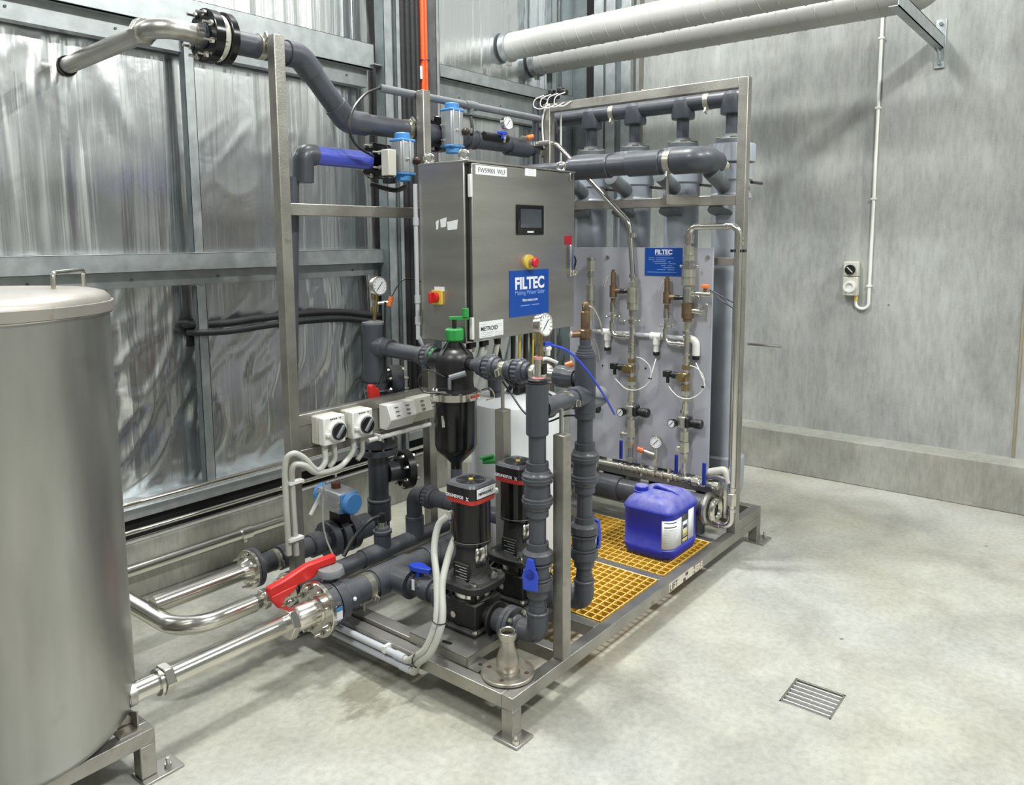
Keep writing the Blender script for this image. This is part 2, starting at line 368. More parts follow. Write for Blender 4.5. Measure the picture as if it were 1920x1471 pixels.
def tapered_handle(m, p, d, up, L, w0, w1, th):
    d, up = V(d).normalized(), V(up).normalized(); s_ = up.cross(d)
    poly = [(-.3*w0, -.5*w0), (.2*w0, -.62*w0), (L*.35, -.55*w0), (L, -.5*w1), (L*1.02, 0), (L, .5*w1), (L*.35, .55*w0), (.2*w0, .62*w0), (-.3*w0, .5*w0), (-.55*w0, 0)]
    return m.prism(poly, th, V(p), d, s_)

# ------------------------------------------------------------------ the room
WY = 2.29       # foil face
m = MB()
def quad(m, *p): n = len(m.v); m.v += [tuple(q) for q in p]; m.f.append(tuple(range(n, n+len(p))))
dx0, dx1, dy0, dy1 = .785, .972, -.815, -.63
for a, b, c, d in ((-8, 3.8, -8, dy0), (-8, 3.8, dy1, 2.5), (-8, dx0, dy0, dy1), (dx1, 3.8, dy0, dy1)):
    m.box((a, c, -.12), (b, d, 0))
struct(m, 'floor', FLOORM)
struct(MB().box((3.8, -8, -.1), (4.0, 2.5, 6)), 'wall_right', WALLM)
k1 = struct(MB().box((3.595, -8, 0), (3.82, 2.4, .3)), 'trim_1', KERBM, bev=.006)
struct(MB().box((-8, 2.076, 0), (3.6, 2.3, .27)), 'trim_2', KERBM, bev=.006)
struct(MB().box((3.792, -1.035, .3), (3.803, -1.02, 6)), 'trim_3', M('joint_sealant', (.3, .25, .17), .7), bev=.002)
j = MB().box((3.79, 1.655, .3), (3.803, 1.69, 6)); j.build('trim_4', M('panel_joint', (.16, .15, .13), .8))['kind'] = 'structure'
struct(MB().box((-8.2, -8.2, -.1), (4, -8, 6)), 'wall_front', GRIM)  # unseen walls added for the metal to reflect, pale to brighten the foil
struct(MB().box((-8.2, -8, -.1), (-8, 2.5, 6)), 'wall_left', GRIM)
# foil-faced insulation: a real wrinkled sheet
def foil_wall():
    m = MB(); x0, x1, z0, z1 = -3.2, 3.8, .2, 4.6; nx, nz_ = 420, 170
    for i in range(nx+1):
        x = x0+(x1-x0)*i/nx
        for j in range(nz_+1):
            z = z0+(z1-z0)*j/nz_
            d = .008*(noise.noise((x*4.5, 0, z*.4))+.3*noise.noise((x*17, 3, z*.8)))
            cr = abs(noise.noise((x*3.1+z*1.2, 7, z*1.1))); d -= .009*max(0, 1-cr*9)*max(0, noise.noise((x*1.1, 1, z*1.2+4)))
            cr = abs(noise.noise((x*6-z*4.2, 2, z*2.3+x))); low = max(0, min(.7, (1.6-z)*1.6)) if z < 1.6 else .6*max(0, noise.noise((x*1.2, 5, z*2))-.15)
            d -= .014*max(0, 1-cr*6)*low
            if -.75 < x < .05: d += .012*noise.noise((x*14, z*2.2+3*noise.noise((x*3, z, 1)), 4))*(1-abs(x+.35)/.4)
            d -= .026*math.sin(min(1, max(0, (z-.3)/1.2))*PI)*(.4+noise.noise((x*1.3, 9, 0))) if z < 1.5 else 0
            m.v.append((x, WY+d, z))
    for i in range(nx):
        for j in range(nz_):
            a = i*(nz_+1)+j; m.f.append((a, a+nz_+1, a+nz_+2, a+1))
    o = m.build('wall_back', FOIL, None, sharp=180); o['kind'] = 'structure'
    return o
wb = foil_wall()
struct(MB().box((-8, 2.36, -.1), (3.8, 2.5, 6)), 'wall_back', GRIM)
struct(MB().box((-8, 2.29, .2), (-3.2, 2.37, 4.6)), 'wall_back', M('plain_foil', (.6, .62, .62), .3, 1, .1))

# girts and studs
def girt(name, label, x0, x1, z0, z1, lip, ends=False):
    t = thing(name, label, 'steel rail', ((x0+x1)/2, 2.2, z0-lip))
    m = MB(); m.box((x0, 2.135, z0), (x1, 2.139, z1)); m.box((x0, 2.135, z1-.004), (x1, 2.26, z1)); m.box((x0, 2.135, z0), (x1, 2.16, z0+.004)); m.box((x0, 2.135, z0-.0), (x1, 2.2, z0+.003))
    m.build('front_flange', GALV, t, bev=.001)
    MB().box((x0, 2.2, z0-lip), (x1, 2.26, z0+.0)).build('lower_web', GALV, t, bev=.001)
    b = MB()
    x = x0+.25
    while x < x1-.1:
        b.cyl((x, 2.202, z0-lip*.5), (x, 2.194, z0-lip*.5), .006, n=8); x += .45
    b.build('bolt', GALVD, t)
girt('horizontal_girt', 'galvanised steel rail running across the foil wall behind the tank, middle one', -4, 1.43, 1.551, 1.637, .075)
girt('horizontal_girt', 'galvanised steel rail across the upper foil wall, ending open beside the tall stud', -4, 1.36, 2.72, 2.865, .10)
girt('horizontal_girt', 'galvanised steel rail on the foil wall behind the control cabinet, right of the orange pipe', 1.94, 3.5, 2.765, 2.848, .19)
MB().box((1.33, 2.1, 2.74), (1.43, 2.19, 2.745)).build('bracket', GALV, bpy.data.objects['horizontal_girt.001'])
def stud(label, x, w_, y, z0, z1, dpt=.045):
    t = thing('wall_stud', label, 'steel stud', (x, y, z0))
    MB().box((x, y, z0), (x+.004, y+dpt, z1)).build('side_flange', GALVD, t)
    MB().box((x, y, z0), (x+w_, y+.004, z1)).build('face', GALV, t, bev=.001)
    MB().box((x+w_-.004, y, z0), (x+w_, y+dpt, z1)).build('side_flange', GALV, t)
    return t
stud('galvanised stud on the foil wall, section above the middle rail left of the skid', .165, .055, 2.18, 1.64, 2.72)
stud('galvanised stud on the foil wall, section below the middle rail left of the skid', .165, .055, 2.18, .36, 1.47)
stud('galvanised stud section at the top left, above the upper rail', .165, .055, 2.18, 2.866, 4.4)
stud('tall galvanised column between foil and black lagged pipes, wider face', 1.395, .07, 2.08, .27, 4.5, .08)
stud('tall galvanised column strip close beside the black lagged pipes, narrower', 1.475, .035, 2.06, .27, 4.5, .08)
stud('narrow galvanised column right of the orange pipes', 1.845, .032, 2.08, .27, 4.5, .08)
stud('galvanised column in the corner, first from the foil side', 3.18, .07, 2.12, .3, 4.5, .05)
t = thing('corner_column', 'wide galvanised corner column beside the concrete wall', 'steel column', (3.7, 1.85, .3))
for a, b, mt, nm in ((1.715, 1.80, GALV, 'flange'), (1.80, 1.86, GALVD, 'web'), (1.86, 1.945, GALV, 'flange'), (1.97, 2.06, GALV, 'flange'), (2.06, 2.13, DARK, 'gap_shade')):  # last strip is flat black, painting the shade of the gap
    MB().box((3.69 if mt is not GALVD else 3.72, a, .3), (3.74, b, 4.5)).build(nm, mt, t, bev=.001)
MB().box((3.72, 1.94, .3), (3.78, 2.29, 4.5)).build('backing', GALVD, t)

# services up the wall between the columns
for i, x in enumerate((1.592, 1.638, 1.684, 1.725)):
    m = MB().tube(curve([(x, 2.14, 4.5), (x+.004, 2.14, 3.0), (x-.003, 2.13, 2.1), (x, 2.14, 1.2), (x+.01*i, 2.15, .5)], 5), .024 if i < 3 else .018, 14)
    solo(m, 'lagged_pipe', RUBBER, ['black lagged vertical pipe, leftmost of four beside the tall column', 'black lagged vertical pipe, second from the tall column', 'black lagged vertical pipe, third from the tall column', 'slimmer black lagged vertical pipe next to the orange pipes'][i], 'pipe', 'lagged pipes running up the wall')
m = MB()
for z in (2.83, 1.95, 2.4): m.torus((1.66, 2.13, z), (0, 0, 1), .094, .004)
for k, x in enumerate((1.772, 1.800)):
    solo(MB().tube([(x, 2.13, 4.5), (x, 2.13, 2.2), (x+.01, 2.13, 1.6)], .013 if k else .015, 14), 'orange_pipe', ORPIPE, ['bright orange vertical pipe beside the black lagged pipes', 'bright orange vertical pipe nearer the narrow column'][k], 'pipe', 'orange pipes up the wall')
t = thing('cable_tie', 'thin black cable tie around the orange pipes', 'cable tie', (1.79, 2.13, 2.84)); MB().torus((1.786, 2.13, 2.84), (0, 0, 1), .033, .003).build('band', BLACK, t)
solo(MB().box((1.742, 2.12, 2.72), (1.756, 2.14, 2.80)), 'pipe_label', PAPER, 'small white label stuck beside the orange pipe', 'label')
solo(MB().box((1.82, 2.22, 1.9), (1.845, 2.27, 4.5)), 'dark_red_strip', M('red_brown_strip', (.22, .04, .025), .4, .2), 'dark red strip seen between orange pipe and narrow column', 'strip')  # plain dark red strip standing beside the orange pipes
# two lagged hoses from a hole in the foil, running right
hy = 2.17
pts = [at(352, 618, Y=2.27), at(372, 619, Y=2.19), at(430, 616, Y=hy), at(530, 602, Y=hy), at(640, 594, Y=hy), at(745, 600, Y=hy), at(775, 560, Y=hy)]
solo(MB().tube(curve([p+V((0, .03, .028)) for p in pts], 6), .021, 12), 'lagged_hose', RUBBER, 'black lagged hose across the lower foil wall, upper of two', 'hose', 'lagged hoses on the foil wall')
solo(MB().tube(curve([p-V((0, .01, .012)) for p in pts], 6), .017, 12), 'lagged_hose', RUBBER, 'black lagged hose across the lower foil wall, lower of two', 'hose', 'lagged hoses on the foil wall')
solo(MB().prism([(-.03, -.075), (.01, -.07), (.04, -.02), (.035, .04), (.0, .07), (-.03, .03)], .006, at(362, 622, Y=2.262), (1, 0, 0), (0, 0, 1)), 'wall_hole', DARK, 'ragged dark hole in the foil where the hoses come out', 'hole')

# low services along the kerb behind the tank
def along(name, mat, z, y, r, x0, x1, label, cat='pipe', joints=()):
    t = thing(name, label, cat, (0, y, z)); MB().tube([(x0, y, z), (x1, y, z)], r, 14).build('pipe', mat, t)
    for q in joints: MB().cyl((q-.03, y, z), (q+.03, y, z), r*1.25, n=16).build('coupling', mat, t); MB().box((q-.008, y-.004, z-r-.02), (q+.008, 2.1, z-r+.002)).build('bracket', CHROME, t)
along('thin_pipe', CHROME, .475, 2.05, .013, -4, 1.9, 'thin bright stainless pipe along the wall foot, upper of two', joints=(1.3,))
along('thin_pipe', CHROME, .34, 2.05, .011, -4, 1.9, 'thin bright stainless pipe along the wall foot, lower of two', joints=(.55, .9))
along('kerb_pipe', CHROME, .165, 2.03, .03, -4, .6, 'stainless pipe running low along the concrete kerb behind the tank', joints=(.28,))
t = thing('base_rail', 'galvanised rail running along the foot of the foil wall', 'steel rail', (0, 2.17, .36))
m = MB().box((-4, 2.11, .375), (3.5, 2.29, .43)); m.build('rail_face', GALV, t, bev=.004)
struct(MB().box((-4, 2.15, .27), (3.5, 2.29, .375)), 'shadow_gap_trim', DARK)  # black strip paints the shadow in the gap under the base rail

# wall-mounted things on the right
cy = -.13
t = thing('conduit', 'white electrical conduit running down the concrete wall to the socket', 'conduit', (3.78, cy, 1.2))
e = at(1632, 560, X=3.78); g = at(1608, 560, X=3.78)
MB().tube(bend([(3.785, cy, 3.6), (3.785, cy, 1.2), (3.785, cy+.085, 1.2), (3.785, cy+.085, 1.29)], .042, 8), .011, 12).build('pipe', WHITE, t)
for z in (3.0, 2.55, 1.95, 1.36): MB().box((3.77, cy-.016, z-.006), (3.802, cy+.016, z+.006)).build('saddle', WHITE, t)
MB().cyl((3.785, cy+.085, 1.255), (3.785, cy+.085, 1.295), .013, n=12).build('gland', YELLOW, t)
t = thing('wall_socket', 'white weatherproof switched socket on the concrete wall', 'socket', (3.78, -.02, 1.29))
MB().box((3.745, -.062, 1.29), (3.8, .036, 1.42)).build('socket_box', WHITED, t, bev=.006)
MB().box((3.748, -.062, 1.423), (3.8, .036, 1.525)).build('switch_box', WHITED, t, bev=.006)
MB().cyl((3.745, -.012, 1.47), (3.728, -.012, 1.47), .034, n=24).build('rotary_switch', BLACK, t)
MB().obox((3.726, -.012-.018, 1.452), (3.726, -.012+.018, 1.488), .006, .006, (1, 0, 0)).build('pointer', WHITED, t)
MB().lathe((3.745, -.012, 1.352), (-1, 0, 0), [(0, .04), (.02, .04), (.02, .026), (.008, .026)], 24).build('outlet_ring', WHITE, t)
MB().box((3.73, -.03, 1.295), (3.745, .006, 1.31)).build('latch', WHITED, t)
# duct bracket
t = thing('duct_bracket', 'galvanised strut arm bolted to the concrete wall near the top', 'bracket', (3.8, -.48, 2.8))
MB().box((3.786, -.51, 2.76), (3.8, -.45, 3.06)).build('wall_plate', GALV, t, bev=.002)
m = MB(); m.box((2.6, -.5, 2.88), (3.79, -.495, 2.96)); m.box((2.6, -.5, 2.955), (3.79, -.45, 2.96)); m.box((2.6, -.5, 2.88), (3.79, -.45, 2.885)); m.build('arm', GALV, t)
m = MB().prism([(0, 0), (0, .09), (-.08, .09)], .006, (3.788, -.475, 2.79), (1, 0, 0), (0, 0, 1)); m.build('gusset', GALV, t)
for z in (2.79, 3.03): MB().hex((3.786, -.48, z), (3.772, -.48, z), .012).build('bolt', GALVD, t)
# spiral ducts
def duct(x, z, r, label, y1):
    t = thing('spiral_duct', label, 'duct', (x, 0, z)); n = 28; m = MB(); y = y1; seg = []
    m.lathe((x, y1, z), (0, -1, 0), [(0, r), (y1+.38, r)], 32); m.build('duct_tube', DUCTM, t)
    rr = MB(); pts = []
    L = y1+.3; tot = int(L/.115*14)
    for k in range(tot):
        an = 2*PI*k/14; pts.append((x+math.cos(an)*(r+.0005), y1-.05-.115*k/14, z+math.sin(an)*(r+.0005)))
    rr.tube(pts, .0038, 6); rr.build('seam', DUCTM, t)
    MB().tube(bend([(x, -.36, z), (x, -.52, z), (x, -.52, z+1.2)], .15, 8), r, 28).build('duct_elbow', DUCTM, t); MB().lathe((x, y1+.01, z), (0, -1, 0), [(0, r+.012), (.05, r+.012), (.055, r)], 32).build('end_collar', GALV, t)
    MB().box((x-.02, y1-.03, z-r-.035), (x+.02, y1, z-r-.005)).build('band_clip', CHROME, t)
duct(2.80, 3.125, .098, 'large pale spiral duct across the top, upper of two', 2.26)
duct(3.16, 3.075, .098, 'large pale spiral duct across the top, lower and farther of two', 2.26)
# thin rod sticking out past the frame
solo(MB().cyl((2.1, -.13, 1.13), (2.1, .05, 1.13), .008, n=10), 'threaded_rod', STEEL, 'thin steel rod sticking out to the right of the tall frame post', 'rod')

# floor drain
t = thing('floor_drain', 'square metal drain grate set in the concrete floor', 'drain', (.878, -.72, 0))
m = MB()
for a, b in (((dx0, dy0), (dx1, dy0+.008)), ((dx0, dy1-.008), (dx1, dy1)), ((dx0, dy0), (dx0+.008, dy1)), ((dx1-.008, dy0), (dx1, dy1))): m.box((*a, -.03), (*b, .002))
m.build('frame', STEEL, t, bev=.001)
MB().box((dx0, dy0, -.11), (dx1, dy1, -.09)).build('sump', DARK, t)
for k in range(6):
    x = dx0+.022+k*.0285; MB().box((x-.0026, dy0+.006, -.02), (x+.0026, dy1-.006, 0)).build('bar', DRAINM, t)
for k in range(5):
    y = dy0+.03+k*.031; MB().box((dx0+.006, y-.002, -.025), (dx1-.006, y+.002, -.008)).build('cross_bar', STEEL, t)
# ------------------------------------------------------------------ the skid
ZT = .15
sk = thing('skid_frame', 'stainless steel equipment skid frame with tall posts standing on the concrete floor', 'frame', (1.1, .6, 0))
def bar(a, b, name='beam', mat=None, par=None, bev=.003): return MB().box(a, b).build(name, mat or BEAM, par or sk, bev=bev)
bar((0, 0, .1), (2.24, .05, ZT)); bar((0, 1.2, .1), (2.24, 1.25, ZT)); bar((0, .05, .1), (.05, 1.2, ZT)); bar((2.19, .05, .1), (2.24, 1.2, ZT))
for x in (.585, 1.133, 1.695): bar((x, .05, .1), (x+.05, 1.2, ZT))
bar((.34, .05, .1), (.39, .25, ZT)); bar((.055, .55, .12), (.115, 1.2, .165), 'inner_beam'); 
bar((1.935, 0, ZT), (2.24, .05, .2)); bar((1.935, 1.2, ZT), (2.24, 1.25, .2)); bar((2.19, .05, ZT), (2.24, 1.2, .2)); bar((1.935, .05, ZT), (1.985, 1.2, .2))
for x, y in ((0, 0), (2.19, 0), (0, 1.2), (2.19, 1.2)):
    l = bar((x, y, .008), (x+.05, y+.05, .1), 'leg')
    bx = -.02 if x < 1 else -.02
    fx = (x-.035, x+.06) if x < 1 else (x-.02, x+.11)
    p = MB().box((fx[0], y-.045, 0), (fx[1], y+.06, .01)).build('foot_plate', STEEL, l, bev=.003)
    q = (x-.018, y-.028) if x < 1 else (x+.085, y-.01)
    b = MB(); b.cyl((*q, .01), (*q, .04), .006, n=10); b.hex((*q, .01), (*q, .024), .012); b.build('anchor_bolt', CHROME, l)
bar((.0, 1.195, ZT), (.05, 1.245, 2.515), 'post'); bar((.83, 1.195, ZT), (.88, 1.245, 2.415), 'post')
bar((1.88, 0, ZT), (1.93, .05, 2.484), 'post'); bar((1.88, 1.2, ZT), (1.93, 1.25, 2.484), 'post')
bar((1.88, .05, 2.434), (1.93, 1.2, 2.484), 'top_rail')
bar((.05, 1.2, 1.80), (1.88, 1.245, 1.85), 'cross_rail')
bar((.30, 0, ZT), (.35, .047, 1.0), 'post'); bar((.575, .5, ZT), (.625, .55, .975), 'post')
z1 = at(1200, 372, X=1.88).z
bar((1.885, .05, z1-.05), (1.925, 1.2, z1), 'cross_rail')
z2 = at(1360, 490, X=1.9).z
bar((1.885, .05, z2-.02), (1.925, .3, z2+.02), 'cross_rail')
# support arm for the thick pipe
MB().obox((1.72, .36, z1-.02), (1.9, .26, z1-.02), .035, .05).build('arm', BEAM, sk, bev=.002)
bar((.05, 1.2, .905), (.83, 1.235, .955), 'cross_rail'); bar((.05, 1.205, .80), (.83, 1.215, .905), 'mounting_plate')
bar((.05, 1.2, .76), (.83, 1.235, .80), 'cross_rail')
# angle iron inner ledge for gratings
for y in (.05, .73): bar((.64, y, .118), (1.7, y+.02, .126), 'ledge', bev=0)
# rods up to header clamps
t_sup = MB(); t_sup.cyl((.6, .525, .975), (.6, .525, 1.1), .008, n=10); t_sup.build('support_rod', STEEL, sk)
MB().cyl((.335, .035, 1.0), (.42, .095, 1.055), .007, n=10).build('support_rod', STEEL, sk)
MB().tube([(.33, .03, 1.0), (.33, .03, 1.09)], .007, 10).build('support_rod', STEEL, sk)
# LIFT HERE stencil
g0, g1 = at(1254, 1112, Y=-.001), at(1323, 1062, Y=-.001)
xa, xb = g0.x, g1.x; Lx = xb-xa
st = thing('lift_sticker', 'cream LIFT HERE stencil marking on the long near skid beam', 'sticker', (xa+Lx/2, 0, .105))
MB().box((xa, -.0012, .103), (xa+Lx*.64, .0, .144)).build('vinyl', CREAM, st)
text('LIFT', .046, (xa+.006, -.002, .107), (1, 0, 0), (0, 0, 1), INK, st, bold=-.0005)
text('HERE', .046, (xa+Lx*.62, -.002, .107), (1, 0, 0), (0, 0, 1), CREAM, st, bold=.002)
m = MB(); m.cbox((xa+Lx*.40, -.002, .112), (.022, .001, .014)); m.cbox((xa+Lx*.46, -.002, .133), (.024, .001, .014)); m.build('arrow_mark', INK, st)

# yellow gratings
def grating(x0, x1, y0, y1, label):
    t = thing('floor_grating', label, 'grating', ((x0+x1)/2, (y0+y1)/2, .127)); h0, h1 = .128, .152
    nx = round((x1-x0)/.0405); ny = round((y1-y0)/.0405); a = MB().box((x0, y0, h0), (x0+.006, y1, h1)).build('bar', YGRATE, t, bev=.0015)
    b = MB().box((x0, y0, h0), (x1, y0+.006, h1)).build('cross_bar', YGRATE, t, bev=.0015)
    for k in range(1, nx+1): c = a.copy(); COL.objects.link(c); c.location.x += (x1-x0-.006)*k/nx
    for k in range(1, ny+1): c = b.copy(); COL.objects.link(c); c.location.y += (y1-y0-.006)*k/ny
grating(.640, 1.130, .055, .735, 'yellow moulded grating panel nearer the pumps on the skid')
grating(1.186, 1.690, .055, .735, 'yellow moulded grating panel under the blue jerrycan')

# pump tray
t = thing('pump_tray', 'folded stainless tray carrying the two black pumps', 'tray', (.4, .5, ZT))
m = MB(); m.box((.05, .25, .185), (.8, .55, .19)); m.box((.05, .25, .152), (.8, .255, .19)); m.box((.05, .25, .152), (.055, .55, .19)); m.build('tray_top', BEAM, t, bev=.002)
m = MB(); m.box((.05, .2, .152), (.13, .25, .156)); m.build('tab', STEEL, t)
MB().cyl((.09, .222, .1558), (.09, .222, .1566), .008, n=14).build('tab_hole', DARK, t)
MB().cyl((.08, .40, .1898), (.085, .36, .1906), .006, n=12).build('tray_hole', DARK, t)

# ------------------------------------------------------------------ pumps
def pump(x, y, z, label):
    t = thing('vertical_pump', label, 'pump', (x, y, z)); o = V((x, y, z))
    b = MB(); b.box((x-.1, y-.1, z), (x+.1, y+.1, z+.018)); b.box((x-.078, y-.082, z+.018), (x+.078, y+.082, z+.118)); b.cyl((x, y, z+.018), (x, y, z+.126), .084, n=28)
    b.cyl((x, y-.125, z+.052), (x, y+.125, z+.052), .04, n=20)
    base = b.build('base', CAST, t, bev=.006)
    for sx in (-1, 1):
        for sy in (-1, 1): MB().hex((x+sx*.09, y+sy*.09, z+.018), (x+sx*.09, y+sy*.09, z+.03), .01).build('bolt', CHROME, base)
    MB().hex((x-.078, y+.02, z+.062), (x-.092, y+.02, z+.062), .014).build('drain_plug', CHROME, base)
    for s_ in (-1, 1): MB().cyl((x, y+s_*.118, z+.052), (x, y+s_*.128, z+.052), .066, n=32).build('port_flange', CAST, t)
    MB().cyl((x, y, z+.12), (x, y, z+.168), .074, n=32).build('sleeve', CHROME, t)
    for k in range(4):
        an = PI/4+k*PI/2; q = V((x+.08*math.cos(an), y+.08*math.sin(an), 0)); MB().box((q.x-.009, q.y-.009, z+.1), (q.x+.009, q.y+.009, z+.18)).build('stay_bolt', CAST, t, bev=.002)
    poly = []
    for k in range(32):
        an = 2*PI*k/32; r = .118/((abs(math.cos(an))**4+abs(math.sin(an))**4)**.25)*.93; a2 = an
        poly.append((r*math.cos(a2), r*math.sin(a2)))
    head = MB().prism(poly, .03, (x, y, z+.165), (1, 0, 0), (0, 1, 0)).build('pump_head', CAST, t, bev=.005)
    for k in range(4):
        an = PI/4+k*PI/2; q = (x+.108*math.cos(an), y+.108*math.sin(an)); MB().hex((*q, z+.195), (*q, z+.208), .011).build('nut', CHROME, head)
    q = (x+.02, y-.085); MB().hex((*q, z+.195), (q[0]+.01, q[1]-.012, z+.228), .013).build('vent_plug', CHROME, head)
    MB().lathe((x, y, z+.195), (0, 0, 1), [(0, .09), (.012, .08), (.03, .068), (.14, .06), (.145, .07)], 32).build('motor_stool', CAST, t)
    # coupling guard: curved bright sheet on the -Y side
    g = MB(); st0 = len(g.v); nn = 10
    for h in (z+.25, z+.333):
        for k in range(nn+1):
            an = -2.2+k*(.95/nn); g.v.append((x+.0665*math.cos(an), y+.0665*math.sin(an), h))
    for k in range(nn): g.f.append((k, k+1, nn+1+k+1, nn+1+k))
    gg = g.build('coupling_guard', CHROME, t); so = gg.modifiers.new('thick', 'SOLIDIFY'); so.thickness = .002
    mm = MB().box((x-.075, y-.045, z+.2), (x-.064, y+.03, z+.268)); mm.build('rating_plate', CAST, t, bev=.002)
    pl = MB()
    for k in range(5): pl.box((x-.0758, y-.04, z+.212+k*.011), (x-.0752, y+.018-(k % 2)*.02, z+.2145+k*.011))
    pl.build('plate_print', INKG, t)
    MB().lathe((x, y, z+.335), (0, 0, 1), [(0, .068), (.004, .076), (.012, .078), (.022, .073)], 32).build('motor_flange', BLACKG, t)
    MB().cyl((x, y, z+.35), (x, y, z+.352), .0795, n=32).build('flange_band', STEEL, t)
    MB().lathe((x, y, z+.355), (0, 0, 1), [(0, .0745), (.155, .0745)], 72, fl=lambda k, r: r*(1 if k % 3 else .985)).build('motor', BLACKG, t)
    def rsq(h, r, n=40, e=5.0): return [(h*math.copysign(1, math.cos(2*PI*k/n))*abs(math.cos(2*PI*k/n))**(2/e)*1.0, h*math.copysign(1, math.sin(2*PI*k/n))*abs(math.sin(2*PI*k/n))**(2/e)) for k in range(n)]
    def ring(z0, z1, h0, h1, nm, mat):
        p0, p1 = rsq(h0, 0), rsq(h1, 0); m = MB(); n = len(p0); m.v = [(x+a, y+b, z0) for a, b in p0]+[(x+a, y+b, z1) for a, b in p1]
        m.f = [tuple(reversed(range(n))), tuple(range(n, 2*n))]+[(k, (k+1) % n, n+(k+1) % n, n+k) for k in range(n)]; return m.build(nm, mat, t)
    ring(z+.508, z+.526, .074, .077, 'red_band', REDO); ring(z+.526, z+.572, .0765, .0765, 'motor_cover', BLACK); ring(z+.572, z+.582, .0765, .07, 'cover_rim', PVC)
    fan = MB(); 
    for k in range(6): fan.torus((x, y, z+.583), (0, 0, 1), .017+k*.0078, .0016, 28, 6)
    for k in range(12):
        an = 2*PI*k/12; fan.obox((x+.012*math.cos(an), y+.012*math.sin(an), z+.583), (x+.058*math.cos(an+.4), y+.058*math.sin(an+.4), z+.583), .002, .002)
    fan.build('fan_grille', BLACK, t); MB().cyl((x, y, z+.5825), (x, y, z+.587), .009, n=16).build('cap', YELLOW, t)
    text('GRUNDFOS', .017, (x-.0775, y+.062, z+.529), (0, -1, 0), (0, 0, 1), TXTW, t, bold=.0004)
    lx = MB(); c = V((x-.0778, y-.049, z+.534))
    for s_ in (-1, 1): lx.obox(c+V((0, -.006, -.007*s_)), c+V((0, .006, .007*s_)), .003, .001, (1, 0, 0))
    lx.build('maker_mark', TXTW, t)
    return t
P1 = pump(.262, .41, .19, 'black vertical pump with red band and tag, front one near the skid corner')
P2 = pump(.57, .42, .19, 'black vertical pump with red band, rear one behind the grey riser pipe')
tg = MB().box((.208, .331, .722), (.315, .3332, .758)).build('tag_plate', PAPER, P1)
text('PM9006WLF', .0165, (.214, .3305, .733), (1, 0, 0), (0, 0, 1), INK, P1, bold=.0002)

# ------------------------------------------------------------------ discharge risers with ball valves
def riser(x, label, lab2, handle, hside, y=.1):
    t = thing('riser_pipe', label, 'pipe', (x, y, .22)); zc = .242
    MB().tube(bend([(x, y+.105, zc), (x, y, zc), (x, y, .36)], .05, 8), .034, 24).build('elbow', PVC, t)
    MB().tube(bend([(x, y+.08, zc), (x, y, zc), (x, y, .335)], .055, 8), .04, 24).build('elbow_socket', PVC, t)
    collar(t, (x, y, .332), AX['z'], .0425, .012)
    MB().cyl((x, y, .33), (x, y, 1.06), .0315, n=28).build('pipe', PVC, t)
    flange(t, (x, y+.115, zc), AX['y'], .07, .018, 4, PVC, NICKEL, .05, .007)
    flange(t, (x, y+.135, zc), AX['y'], .07, .02, 0, PVC); MB().cyl((x, y+.14, zc), (x, y+.215, zc), .045, n=24).build('adaptor', PVC, t)
    MB().lathe((x, y+.085, zc), AX['y'], [(0, .036), (.01, .044), (.03, .046)], 24).build('stub', PVC, t)
    # union (check valve) above
    v = thing('check_valve', lab2[0], 'valve', (x, y, .72))
    MB().lathe((x, y, .70), AX['z'], [(0, .034), (.0, .041), (.028, .041), (.03, .046), (.04, .05), (.046, .056), (.07, .056), (.073, .048), (.125, .046), (.128, .056), (.155, .056), (.16, .05), (.17, .046), (.172, .041), (.2, .041), (.2, .034)], 32).build('body', PVC, v)
    MB().torus((x, y, .758), AX['z'], .0555, .003, 32).build('ring', PVC, v); MB().torus((x, y, .842), AX['z'], .0555, .003, 32).build('ring', PVC, v)
    v = thing('ball_valve', lab2[1], 'valve', (x, y, .44))
    MB().lathe((x, y, .395), AX['z'], [(0, .034), (.0, .041), (.024, .041), (.03, .05), (.036, .055), (.062, .055), (.066, .048), (.1, .05), (.135, .048), (.14, .056), (.168, .056), (.175, .049), (.18, .041), (.205, .041), (.205, .034)], 32).build('body', PVC, v)
    MB().torus((x, y, .47), AX['z'], .0545, .003, 32).build('ring', PVC, v); MB().torus((x, y, .525), AX['z'], .0545, .003, 32).build('ring', PVC, v)
    MB().obox((x+.0, y-.053, .505), (x+.048, y-.027, .512), .005, .013).build('label_tag', INKG, v)
    d = V(hside).normalized(); p = V((x, y, .5)); m = MB().cyl(p+d*.04, p+d*.07, .016, n=16)
    if handle == 'down':
        tapered_handle(m, p+d*.06+V((0, 0, .0)), (0, 0, -1), d, .055, .05, .055, .014); tapered_handle(m, p+d*.06, (0, 0, 1), d, .06, .036, .022, .014)
    else:
        tapered_handle(m, p+d*.06, (0, 0, 1), d, .07, .04, .03, .014); tapered_handle(m, p+d*.06, (0, 0, -1), d, .05, .04, .04, .014)
    m.build('handle', BLUE, v, bev=.002)
    return t
R1 = riser(.262, 'dark grey plastic riser pipe from the front pump, topped by a gauge', ('ribbed dark grey check valve, upper fitting on the front riser', 'dark grey ball valve on the front riser with hanging blue handle'), 'down', (-1, -.25, 0), .088)
R2 = riser(.59, 'dark grey plastic riser pipe from the rear pump', ('ribbed dark grey check valve, upper fitting on the rear riser', 'dark grey ball valve on the rear riser with blue handle on its far side'), 'up', (1, -.2, 0))
MB().cyl((.262, .088, 1.0), (.262, .088, 1.19), .041, n=28, ch=.004).build('tee', PVC, R1)
